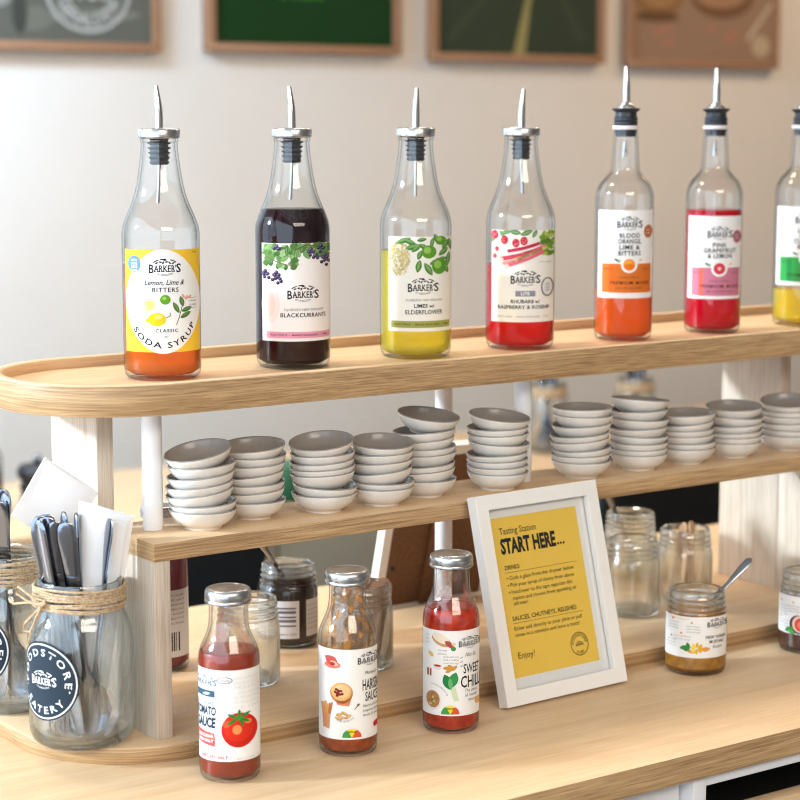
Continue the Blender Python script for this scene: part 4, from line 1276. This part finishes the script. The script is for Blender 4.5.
put('teaspoon', 'teaspoon', 'steel teaspoon leaning in the mustard relish jar', 'spoon', (1.620, 1.722, 0.045), (1.7037, 1.713, 0.1115), 0.3)
put('teaspoon', 'teaspoon', 'steel teaspoon leaning out of the dark chutney jar', 'spoon', (1.289, 2.043, 0.060), (1.212, 2.034, 0.163), 0.4)
put('teaspoon', 'teaspoon', 'steel teaspoon leaning out of the yellowish relish jar', 'spoon', (1.846, 2.048, 0.030), (1.786, 2.062, 0.164), 0.4)
GS = 'wooden tasting sticks'
for i, (b0, b1, t0, t1, tz) in enumerate(((-0.012, 0.004, 0.004, -0.004, 0.127), (-0.004, 0.014, 0.012, 0.012, 0.131), (0.010, -0.012, 0.020, -0.006, 0.129), (0.016, 0.010, 0.027, 0.008, 0.125), (-0.020, -0.010, -0.012, -0.004, 0.130))):
    b = Vector((1.2822, 1.9057, 0.0255)) + RGT * b0 + FWD * b1
    t_ = Vector((1.2822, 1.9057, tz)) + RGT * t0 + FWD * t1
    put('paddle', 'tasting_stick', 'wooden tasting stick in the jar behind the smeared sauce bottle', 'stick', b, t_, (i - 2) * 0.12, 'wooden tasting sticks in the left jar')
for i, (dx, dy, tx, ty) in enumerate(((-0.018, 0.0, 0.004, 0.008), (-0.008, 0.012, 0.014, 0.014), (0.010, -0.008, 0.006, 0.0), (0.0, -0.016, -0.010, -0.012), (0.016, 0.006, 0.020, 0.010))):
    b = Vector((1.8146 + dx, 1.9244 + dy, 0.0255)); t_ = Vector((1.8146 + tx, 1.9244 + ty, 0.131 + 0.003 * (i % 3)))
    put('stick', 'tasting_stick', 'wooden tasting stick in the jar near the right upright', 'stick', b, t_, i * 0.7, 'wooden tasting sticks in the right jar')

# ------------------------------------------------------------------ framed signs
def frame_thing(name, label, bl, br, lean, art_fun, d=0.0155, H=0.2395, bw=0.0172, back_mat=None):
    """picture frame standing on its lower edge from bl to br (as seen from its front), leaning back"""
    bl, br = Vector(bl), Vector(br)
    e = (br - bl); W = e.length; e.normalize()
    t = thing(name, label, 'sign', bl)
    nb = Vector((-e.y, e.x, 0))                # away from the reader
    up = Vector((0, 0, 1)) * math.cos(lean) + nb * math.sin(lean)
    n = e.cross(up)                            # towards the reader
    Rm = Matrix((e, up, n)).transposed().to_4x4()
    t.matrix_world = Matrix.Translation(bl + Vector((0, 0, d * math.sin(lean) + 0.0003))) @ Rm
    # mitred moulding: one ring
    bm = bmesh.new()
    prof = [(0.0, -d), (0.0, 0.0), (bw, 0.0), (bw, -0.0085), (bw - 0.004, -0.0085), (bw - 0.004, -d)]
    corners = [(0, 0, 1, 1), (W, 0, -1, 1), (W, H, -1, -1), (0, H, 1, -1)]
    rings = [[bm.verts.new((cx + sx * p, cyy + sy * p, q)) for p, q in prof] for cx, cyy, sx, sy in corners]
    for a in range(4):
        b = (a + 1) % 4
        for i in range(len(prof)):
            j = (i + 1) % len(prof)
            bm.faces.new((rings[a][i], rings[b][i], rings[b][j], rings[a][j]))
    bmesh.ops.recalc_face_normals(bm, faces=bm.faces)
    es = [e_ for e_ in bm.edges if e_.calc_face_angle(0) > 0.5]
    bmesh.ops.bevel(bm, geom=es, offset=0.0006, segments=2, affect='EDGES')
    finish(bm, 'frame', M['white_paint'], t, angle=40)
    boxobj('backing_board', (bw - 0.0035, W - bw + 0.0035, bw - 0.0035, H - bw + 0.0035, -d + 0.001, -d + 0.004), back_mat or M['mdf'], t, 0.0)
    if art_fun:
        art_fun(t, W, H)
    return t, W, H

def sign_art(t, W, H):
    A = Art(None)
    k = 0.001
    A.rect(13, 171, 13, 227, (246, 244, 240), 0)
    A.rect(20.2, 155.0, 29.5, 212.0, (255, 212, 88), 1)
    INK = (62, 54, 34)
    A.text('Tasting Station', 34.8, 90, 192.3, 7.6, INK, 3, bold=0.0)
    A.text('START HERE', 33.4, 116.5, 170.6, 16.0, (40, 38, 34), 3, bold=0.045)
    for i in range(3):
        A.ell(119.5 + 4.4 * i, 172.2, 1.5, 1.6, (40, 38, 34), 3, n=10)
    A.text('DRINKS:', 34.8, 57, 151.8, 5.0, INK, 3, bold=0.01)
    A.rect(34.8, 142.5, 148.2, 148.7, (150, 112, 40), 3)
    for s, x1, y in (('Grab a glass from the drawer below.', 138.5, 140.2), ('Pick your syrup of choice from above.', 137.5, 132.0), ('Head over to the taps opposite this', 132, 124.0)):
        A.ell(36.0, y + 2.0, 0.9, 0.9, INK, 3, n=8)
        A.text(s, 39.2, x1, y, 4.4, INK, 3)
    A.text('station and choose from sparkling or', 39.2, 137, 116.8, 4.4, INK, 3)
    A.text('still water.', 39.4, 62, 111.2 - 0.4, 4.4, INK, 3)
    A.text('SAUCES, CHUTNEYS, RELISHES:', 34.3, 133, 93.6, 5.0, INK, 3, bold=0.01)
    A.rect(34.4, 142.0, 90.2, 90.7, (150, 112, 40), 3)
    A.text('Either add directly to your plate or pull', 34.8, 138, 82.4, 4.4, INK, 3)
    A.text('some in a ramekin and have a taste!', 34.6, 133, 75.2, 4.4, INK, 3)
    A.text('Enjoy!', 34.3, 59, 50.4, 7.0, INK, 3)
    A.ring(128.0, 53.2, 13.2, 13.2, 0.9, INK, 3, n=40)
    A.text('FOODSTORE', 115, 141, 0, 3.2, INK, 3, bold=0.01, arc=(128.0, 53.2, 8.6, 'out', 90))
    A.text('EATERY', 121, 135, 0, 3.2, INK, 3, bold=0.01, arc=(128.0, 53.2, 11.6, 'in', -90))
    A.logo(128.0, 51.4, 12.0, (40, 60, 60), 3, False)
    A.build('paper_sheet', M['sign_ink'], t, k, flat=lambda x, y, o: (x, y, -0.0105 + o * 2))
    boxobj('glass_pane', (0.0142, W - 0.0142, 0.0142, H - 0.0142, -0.0092, -0.0086), M['pane'], t, 0.0)

frame_thing('framed_sign', 'white framed yellow sign headed START HERE leaning back on the worktop', (1.3455, 1.7077, 0), (1.5302, 1.7149, 0), R_(14.6), sign_art)

def back_buttons(t, W, H):
    bm = bmesh.new()
    for (x, y) in ((0.022, 0.07), (0.022, 0.17), (W - 0.022, 0.07), (W - 0.022, 0.17), (W * 0.5, 0.022)):
        lathe([(0, 0), (0.003, 0), (0.003, 0.002), (0, 0.002)], 12, bm, x, y)
    bmesh.ops.translate(bm, verts=bm.verts, vec=(0, 0, -0.0169))
    finish(bm, 'turn_button', M['black_plastic'], t)
    A = Art(None)
    A.rect(13, 171, 13, 227, (246, 244, 240), 0)
    A.rect(20, 156, 28, 212, (255, 212, 88), 1)
    A.build('paper_sheet', M['sign_ink'], t, 0.001, flat=lambda x, y, o: (x, y, -0.0105 + o * 2))
    bm = bmesh.new()     # easel strut
    box(bm, W * 0.5 - 0.022, W * 0.5 + 0.022, 0.012, 0.17, -0.0195, -0.017, 0.0005)
    finish(bm, 'easel_strut', M['mdf'], t)
frame_thing('framed_sign', 'white framed sign seen from behind with brown fibreboard back', (1.648, 2.160, 0), (1.458, 2.160, 0), R_(14.6), back_buttons)

# ------------------------------------------------------------------ cutlery jars at the rounded left end
BIG_OUT = [(0.0, 0.004), (0.036, 0.002), (0.040, 0.0), (0.0455, 0.0012), (0.0515, 0.006), (0.0545, 0.014), (0.0552, 0.024), (0.0553, 0.06), (0.0553, 0.092)] + \
    smooth_profile([(0.0552, 0.100), (0.0538, 0.112), (0.0505, 0.123), (0.0470, 0.1305), (0.0452, 0.136), (0.0448, 0.142)]) + [(0.0448, 0.150), (0.0456, 0.152), (0.0456, 0.156), (0.0448, 0.158), (0.0446, 0.1625), (0.0438, 0.1640), (0.0424, 0.1632)]
BIG_OUT = [(r * 0.99, z * 1.045) for r, z in BIG_OUT]
def sticker_art(A, c):
    """round dark sticker: rim lettering and the maker's name in the middle; c = centre angle as arc offset in mm"""
    D, Wh = (44, 58, 72), (244, 246, 248)
    n = 48
    def cir(r, col, layer):
        A.poly([(c + r * math.cos(2 * PI * i / n), r * math.sin(2 * PI * i / n)) for i in range(n)], col, layer, unroll=False)
    cir(38, D, 0); cir(36.4, Wh, 1); cir(34.8, D, 2)
    old = A.ru
    A.ru = None
    A.text('FOODSTORE', c - 43, c + 43, 0, 6.6, Wh, 3, bold=0.02, space=1.5, arc=(c, 0, 24.6, 'out', 90))
    A.text('EATERY', c - 28, c + 28, 0, 6.6, Wh, 3, bold=0.02, space=1.4, arc=(c, 0, 31.2, 'in', -90))
    A.text('.', c + 28.0, c + 29.5, -9.0, 9.0, Wh, 3, bold=0.03); A.text('.', c - 29.5, c - 28.0, -9.0, 9.0, Wh, 3, bold=0.03)
    A.logo(c, -3.0, 32, Wh, 3)
    A.ru = old
def cutlery_jar(label, x, y, twist):
    rz = facing(x, y)
    t = thing('cutlery_jar', label, 'jar', (x, y, 0.0183), rz, 'cutlery jars at the rounded end of the stand')
    finish(lathe(shell(BIG_OUT, 0.0034, 0.008), 64), 'glass_body', M['jar_glass'], t, angle=60)
    k = 0.001
    k = 0.00108
    A = Art(0.0553 * 0.99 / k)
    sticker_art(A, twist * 0.0553 * 0.99 / k)
    A.build('sticker', M['sticker'], t, k, 0.0553 * 0.99, 0.075, lift=0.0002, step=0.0002)
    bm = bmesh.new()
    rr = random.Random(int(x * 1e4))
    for i in range(11):
        z = 0.1455 + 0.0021 * i
        ph = rr.random() * 6
        pts = []
        for j in range(49):
            a = 2 * PI * j / 48
            pts.append(((0.0466 + 0.0006 * math.sin(3 * a + ph) + 0.0005 * rr.random()) * math.cos(a), (0.0466 + 0.0006 * math.sin(3 * a + ph) + 0.0005 * rr.random()) * math.sin(a), z + 0.0016 * math.sin(2 * a + ph)))
        pts[-1] = pts[0]
        tube(bm, pts, 0.0014, 6, False)
    tw = finish(bm, 'twine', M['twine'], t)
    bm = bmesh.new()
    a0 = R_(-90 - 48)
    K = Vector((0.0492 * math.cos(a0), 0.0492 * math.sin(a0), 0.153))
    o_ = Vector((math.cos(a0), math.sin(a0), 0)); s_ = Vector((-math.sin(a0), math.cos(a0), 0)); u_ = Vector((0, 0, 1))
    tube(bm, [K - s_ * 0.004 - u_ * 0.003, K + o_ * 0.003, K + s_ * 0.004 + u_ * 0.003], 0.003, 8)
    for pts in ([(0, 0, 0), (-0.012, 0.006, 0.010), (-0.028, 0.006, 0.016), (-0.032, 0.005, 0.008), (-0.016, 0.004, 0.002), (0, 0, 0)],
                [(0, 0, 0), (-0.010, 0.004, -0.012), (-0.022, 0.004, -0.022), (-0.026, 0.003, -0.030), (-0.016, 0.003, -0.030), (-0.004, 0.001, -0.012), (0, 0, 0)],
                [(0, 0, 0), (-0.006, 0.003, -0.014), (-0.014, 0.004, -0.032), (-0.022, 0.002, -0.048)],
                [(0, 0, 0), (-0.016, 0.004, 0.001), (-0.036, 0.006, -0.003), (-0.046, 0.003, 0.0)]):
        q = [K + s_ * a + o_ * (b + 0.002) + u_ * c_ for a, b, c_ in pts]
        tube(bm, q, 0.0013, 6)
    finish(bm, 'twine_bow', M['twine'], t)
    return t
J1 = (0.8860, 1.8390); J2 = (0.878, 2.001)
cutlery_jar('front cutlery jar with round dark sticker and jute twine, napkins inside', J1[0], J1[1], R_(-45))
cutlery_jar('cutlery jar half out of frame at the left, behind the other one', J2[0], J2[1], R_(-42))
F0 = 0.0275
for kind, name, label, lo, hi, sp in (
    ('spoon', 'spoon', 'wide dark spoon handle leaning left in the front cutlery jar', (0.882, 1.836, F0), (0.858, 1.836, 0.256), 0.0),
    ('knife', 'knife', 'bright knife leaning furthest left in the front cutlery jar', (0.876, 1.822, F0), (0.8435, 1.836, 0.240), 0.9),
    ('fork', 'fork', 'pale fork handle at the back left of the front cutlery jar', (0.864, 1.852, F0), (0.8535, 1.860, 0.258), 0.0),
    ('spoon', 'spoon', 'tall spoon handle just behind the wide dark one in front jar', (0.872, 1.868, F0), (0.866, 1.872, 0.258), 0.2),
    ('knife', 'knife', 'dark knife handle upright in the middle of the front cutlery jar', (0.884, 1.850, F0), (0.876, 1.850, 0.247), 1.2),
    ('knife', 'knife', 'thin knife on edge beside the napkin in the front jar', (0.886, 1.826, F0), (0.884, 1.838, 0.256), 1.45),
    ('fork', 'fork', 'fork handle tucked in the folded napkin of the front jar', (0.880, 1.814, F0), (0.9100, 1.8120, 0.2605), 1.15),
    ('fork', 'fork', 'fork handle between the two left spoons of the front jar', (0.862, 1.838, F0), (0.856, 1.850, 0.250), 0.1),
    ('spoon', 'spoon', 'low spoon handle at the very front of the front cutlery jar', (0.890, 1.818, F0), (0.868, 1.826, 0.232), 0.15),
    ('spoon', 'spoon', 'bright spoon handle at the left picture edge in the rear jar', (0.888, 1.995, F0), (0.858, 1.976, 0.255), 0.2),
    ('knife', 'knife', 'knife handle in the rear cutlery jar, nearest the front jar', (0.870, 2.005, F0), (0.8700, 1.983, 0.245), 0.9),
    ('fork', 'fork', 'low fork handle in the rear cutlery jar', (0.886, 2.015, F0), (0.848, 1.996, 0.235), 0.5),
    ('fork', 'fork', 'fork handle at the back of the rear cutlery jar', (0.872, 2.020, F0), (0.882, 2.018, 0.254), 0.0)):
    put(kind, name, label, kind if kind != 'spoon' else 'spoon', lo, hi, sp, 'cutlery in the twine tied jars')

def napkin_slab(name, label, O, ux, uy, w, h, th, layers=4, top_cut=0.0, bulge=0.004, flare=0.0):
    """folded paper napkin: several soft leaves fanned on a fold"""
    O, ux, uy = Vector(O), Vector(ux).normalized(), Vector(uy).normalized()
    n = ux.cross(uy).normalized()
    bm = bmesh.new()
    N = 9
    for l in range(layers):
        off = (l - (layers - 1) / 2) * th / layers
        sh = 0.0015 * l
        for side in (0,):
            g = []
            for i in range(N + 1):
                row = []
                for j in range(N + 1):
                    u, v = i / N, j / N
                    hh = h - top_cut * u - sh
                    p = O + ux * (u * (w - sh) * (1 - flare + flare * v)) + uy * (v * hh) + n * (off * (1 - 0.8 * math.exp(-u * 9)) + bulge * math.sin(PI * u) * v + 0.0015 * math.sin(5 * u + 3 * v + l))
                    row.append(p)
                g.append(row)
            t2 = th / layers * 0.42
            fr = [[bm.verts.new(p - n * t2) for p in r] for r in g]
            bk = [[bm.verts.new(p + n * t2) for p in r] for r in g]
            for i in range(N):
                for j in range(N):
                    bm.faces.new((fr[i][j], fr[i + 1][j], fr[i + 1][j + 1], fr[i][j + 1]))
                    bm.faces.new((bk[i][j], bk[i][j + 1], bk[i + 1][j + 1], bk[i + 1][j]))
            for i in range(N):
                bm.faces.new((fr[i][0], bk[i][0], bk[i + 1][0], fr[i + 1][0]))
                bm.faces.new((fr[i][N], fr[i + 1][N], bk[i + 1][N], bk[i][N]))
                bm.faces.new((fr[0][i], fr[0][i + 1], bk[0][i + 1], bk[0][i]))
                bm.faces.new((fr[N][i], bk[N][i], bk[N][i + 1], fr[N][i + 1]))
    return tag(finish(bm, name, M['napkin'], None, angle=50), label, 'napkin', 'white napkins in the cutlery jars')
r2 = RGT
def P_(jx, jy, a, b, z):
    """jar centre + a to the right as seen + b away from the viewer"""
    v = Vector((jx, jy, 0)) + RGT * a + FWD * b
    return Vector((v.x, v.y, z))
# square folded napkin standing on its corner behind the cutlery
napkin_slab('napkin', 'square white napkin standing on its corner at the back of the jar', (0.8385, 1.897, 0.2515), (0.0601, 0, -0.0436), (0.0400, 0.0, 0.0571), 0.0742, 0.0697, 0.006, 3)
# folded napkin at the right
napkin_slab('napkin', 'folded white napkin wrapped round a fork at the right of the jar', (0.8775, 1.8535, F0 + 0.003), (0.046, -0.020, -0.012), Vector((0, 0, 1)) + RGT * 0.066, 0.058, 0.240, 0.017, 7, top_cut=0.006, bulge=0.006, flare=0.40)

# ------------------------------------------------------------------ pictures on the far wall
def wall_picture(label, x0, x1, z0, art_fun, h=0.80, d=0.035, bw=0.022):
    t = thing('wall_picture', label, 'picture', (x0, 4.598, z0), 0, 'framed pictures on the far wall')
    W = x1 - x0
    bm = bmesh.new()
    box(bm, 0, W, -d, 0, 0, bw, 0.001); box(bm, 0, W, -d, 0, h - bw, h, 0.001)
    box(bm, 0, bw, -d, 0, bw + 0.0002, h - bw - 0.0002, 0.001); box(bm, W - bw, W, -d, 0, bw + 0.0002, h - bw - 0.0002, 0.001)
    finish(bm, 'frame', M['frame_wood'], t)
    A = Art(None)
    art_fun(A, W, h, bw)
    A.build('canvas', M['canvas_ink'], t, 1.0, flat=lambda x, y, o: (x, -0.022 - o * 4, y))
    return t
def art_grey(A, W, h, b):
    A.rect(b, W - b, b, h - b, (96, 96, 88), 0)
    rn = random.Random(2)
    for i in range(40):
        A.ell(rn.uniform(b + 0.06, W - b - 0.06), rn.uniform(b + 0.05, h - b - 0.05), rn.uniform(0.02, 0.055), rn.uniform(0.01, 0.03), rn.choice([(110, 110, 100), (86, 87, 80), (122, 121, 112), (76, 78, 72)]), 1 + i % 3, rot=rn.uniform(0, 60))
    for x, y, rx, ry, c in ((0.12, 0.20, 0.07, 0.05, (150, 148, 140)), (0.16, 0.16, 0.05, 0.03, (168, 166, 158)), (0.11, 0.13, 0.05, 0.03, (140, 139, 132)), (0.18, 0.09, 0.02, 0.05, (66, 68, 62))):
        A.ell(x, y, rx, ry, c, 4)
    A.ring(0.365, 0.150, 0.112, 0.100, 0.010, (190, 190, 184), 5)
    A.text('1969', 0.31, 0.42, 0.128, 0.042, (196, 196, 190), 5, bold=0.02)
    A.text('GERALDINE', 0.25, 0.48, 0, 0.030, (186, 186, 180), 5, bold=0.016, arc=(0.365, 0.150, 0.088, 'in', -90))
def art_green(A, W, h, b):
    A.rect(b, W - b, b, h - b, (18, 56, 24), 0)
    A.text("BARKER'S", W / 2 - 0.080, W / 2 + 0.055, 0.142, 0.030, (56, 140, 52), 2, bold=0.018)
    A.ell(W / 2 - 0.012, 0.200, 0.05, 0.012, (50, 128, 48), 2); A.ell(W / 2 - 0.012, 0.24, 0.07, 0.02, (50, 128, 48), 2)
def art_road(A, W, h, b):
    A.rect(b, W - b, b, h - b, (54, 64, 50), 0)
    A.rect(b, W - b, 0.30, h - b, (96, 120, 44), 1)
    A.poly([(b, 0.21), (0.17, 0.225), (0.30, 0.32), (b, 0.32)], (128, 138, 30), 2)
    A.poly([(W - b, 0.225), (W - 0.07, 0.235), (0.36, 0.32), (W - b, 0.32)], (112, 132, 32), 2)
    A.poly([(0.292, b), (0.335, b), (0.362, 0.22), (0.348, 0.22)], (150, 142, 92), 3)
    A.poly([(b + 0.02, 0.06), (b + 0.05, 0.05), (0.31, 0.28), (0.29, 0.28)], (62, 72, 56), 2)
    A.poly([(W - 0.06, 0.07), (W - 0.10, 0.06), (0.41, 0.28), (0.42, 0.28)], (62, 71, 55), 2)
    A.rect(b, W - b, 0.5, h - b, (150, 176, 200), 2)
def art_kitchen(A, W, h, b):
    A.rect(b, W - b, b, h - b, (150, 124, 104), 0)
    A.ell(0.13, 0.22, 0.10, 0.075, (140, 104, 70), 1); A.ell(0.13, 0.235, 0.085, 0.06, (158, 122, 84), 2); A.ell(0.12, 0.150, 0.09, 0.016, (104, 76, 54), 2)
    A.ell(0.39, 0.22, 0.135, 0.07, (118, 86, 64), 1); A.ell(0.38, 0.24, 0.125, 0.058, (162, 126, 98), 2)
    A.rect(b, W - b, 0.28, h - b, (120, 92, 70), 3)
    for x, y in ((0.16, 0.115), (0.12, 0.105), (0.17, 0.075), (0.34, 0.12), (0.44, 0.11), (0.42, 0.09)):
        A.ell(x, y, 0.022, 0.010, (176, 122, 104), 2)
    A.stroke([(0.50, 0.09), (0.60, 0.20)], 0.016, (196, 178, 160), 4)
    A.ell(0.56, 0.07, 0.04, 0.035, (184, 166, 140), 2)
wall_picture('grey landscape picture at the upper left with an oval emblem', 1.90, 2.462, 0.8230, art_grey)
wall_picture('dark green framed picture with bright green lettering', 2.600, 3.206, 0.8300, art_green)
wall_picture('framed picture of a grey road with one pale centre line', 3.312, 3.942, 0.8180, art_road)
wall_picture('framed brown picture of pots on a table at the upper right', 4.034, 4.664, 0.8120, art_kitchen)

# ------------------------------------------------------------------ far side of the room
sb = thing('sideboard', 'far sideboard with oak top and grey olive front along the wall', 'sideboard', (2.9, 3.9, -0.9))
boxobj('top_board', (-1.45, 2.1, -0.35, 0.22, 0.722, 0.75), M['oak'], sb, 0.001, 'x')
boxobj('carcass', (-1.42, 2.07, -0.32, 0.21, 0.08, 0.7218), M['olive'], sb, 0.001)
boxobj('plinth', (-1.38, 2.03, -0.28, 0.18, 0.0, 0.0798), M['dark_inside'], sb, 0.0)
for i in range(5):
    x0 = -1.41 + i * 0.696
    boxobj('door', (x0, x0 + 0.69, -0.338, -0.3202, 0.09, 0.716), M['olive'], sb, 0.0015)

def far_jar(label, x, y):
    t = thing('cutlery_jar', label, 'jar', (x, y, -0.1498), 0.0, 'far cutlery jars on the sideboard')
    finish(lathe(shell(BIG_OUT, 0.0034, 0.008), 40), 'glass_body', M['jar_glass'], t, angle=60)
    bm = lathe([(0.0462, 0.136), (0.0476, 0.138), (0.0480, 0.149), (0.0474, 0.160), (0.0460, 0.161)], 40)
    finish(bm, 'twine', M['twine'], t)
    return t
far_jar('far cutlery jar behind the second white post on the sideboard', 3.075, 3.755)
far_jar('far cutlery jar seen above the taller bowl stacks', 3.315, 3.705)
for jx, jy in ((3.075, 3.755), (3.315, 3.705)):
    for i in range(6):
        a = i * 1.05
        put('spoon' if i % 2 else 'fork', 'spoon' if i % 2 else 'fork', 'steel %s in the far cutlery jar %s' % ('spoon' if i % 2 else 'fork', 'behind the white post' if jx < 3.2 else 'above the bowl stacks'), 'spoon' if i % 2 else 'fork',
            (jx + 0.02 * math.cos(a + 3), jy + 0.02 * math.sin(a + 3), -0.141), (jx + 0.034 * math.cos(a), jy + 0.034 * math.sin(a), 0.086), a, 'far cutlery')

t = thing('pepper_mill', 'blurred black pepper mill on the far sideboard behind the napkin', 'pepper mill', (1.725, 3.765, -0.1498))
finish(lathe([(0, 0), (0.040, 0), (0.041, 0.015), (0.036, 0.026), (0.034, 0.042), (0.038, 0.056), (0.034, 0.064), (0, 0.064)], 32), 'body', M['black_plastic'], t)
finish(lathe([(0, 0.0642), (0.030, 0.0642), (0.041, 0.076), (0.043, 0.088), (0.036, 0.100), (0.012, 0.106), (0, 0.106)], 32), 'head', M['black_plastic'], t)
finish(lathe([(0, 0.1062), (0.006, 0.1062), (0.009, 0.114), (0.006, 0.122), (0, 0.123)], 20), 'knob', M['metal'], t)
t = thing('stoppered_bottle', 'blurred stoppered glass bottle at the far left picture edge', 'bottle', (1.625, 3.80, -0.1498))
finish(lathe([(0, 0), (0.034, 0), (0.036, 0.004), (0.036, 0.12), (0.030, 0.135), (0.016, 0.15), (0.014, 0.19), (0.011, 0.191), (0.011, 0.152), (0.026, 0.132), (0.033, 0.118), (0.033, 0.008), (0, 0.008)], 32), 'glass_body', M['jar_glass'], t)
finish(lathe([(0, 0.176), (0.011, 0.176), (0.0155, 0.192), (0.017, 0.215), (0, 0.218)], 24), 'cork', M['twine'], t)
finish(lathe([(0, 0.0085), (0.0328, 0.0085), (0.0328, 0.085), (0, 0.0855)], 28), 'seeds', M['mdf'], t)
o = finish(lathe([(0, 0), (0.05, 0), (0.052, 0.003), (0.052, 0.075), (0.05, 0.078), (0, 0.078)], 32), 'canister', M['green'], None, loc=(2.216, 3.60, -0.1498))
tag(o, 'small green canister on the far sideboard, seen between the bowl stacks', 'canister')

def bar_chair(label, x0, x1, y, ztop, lean):
    """black upholstered chair with its back towards the worktop"""
    t = thing('bar_chair', label, 'chair', ((x0 + x1) / 2, y, -0.9), 0, 'black chairs behind the island')
    w = x1 - x0
    bm = bmesh.new()
    secs = []
    for i in range(13):
        v = i / 12
        z = 0.62 + (ztop + 0.9 - 0.62) * v
        ww = w * (1.0 + 0.10 * v) * (1 if v < 0.9 else math.sqrt(max(0.0, 1 - ((v - 0.9) / 0.1) ** 2 * 0.35)))
        yy = -lean * v
        th = 0.045
        sec = []
        for j in range(16):
            a = 2 * PI * j / 16
            cx, sx = math.cos(a), math.sin(a)
            sec.append((ww / 2 * math.copysign(abs(cx) ** 0.35, cx), yy + th / 2 * math.copysign(abs(sx) ** 0.7, sx) + 0.05 * (1 - abs(cx)), z))
        secs.append(sec)
    loft(bm, secs)
    finish(bm, 'backrest', M['black'], t)
    boxobj('seat', (-w / 2, w / 2, 0.03, 0.45, 0.56, 0.63), M['black'], t, 0.02)
    for sx in (-1, 1):
        for yy in (0.06, 0.42):
            bm = bmesh.new()
            tube(bm, [(sx * (w / 2 - 0.05), yy, 0.562), (sx * (w / 2 - 0.01), yy + (0.03 if yy > 0.2 else -0.03), 0.0)], [0.016, 0.011], 12)
            finish(bm, 'leg', M['black_plastic'], t)
    return t
bar_chair('black padded chair behind the worktop, left, above the berry sauce bottle', 1.155, 1.575, 2.72, 0.030, 0.10)
bar_chair('black padded chair behind the worktop, right, beside the wooden sticks jar', 2.31, 2.745, 2.72, 0.12, 0.10)
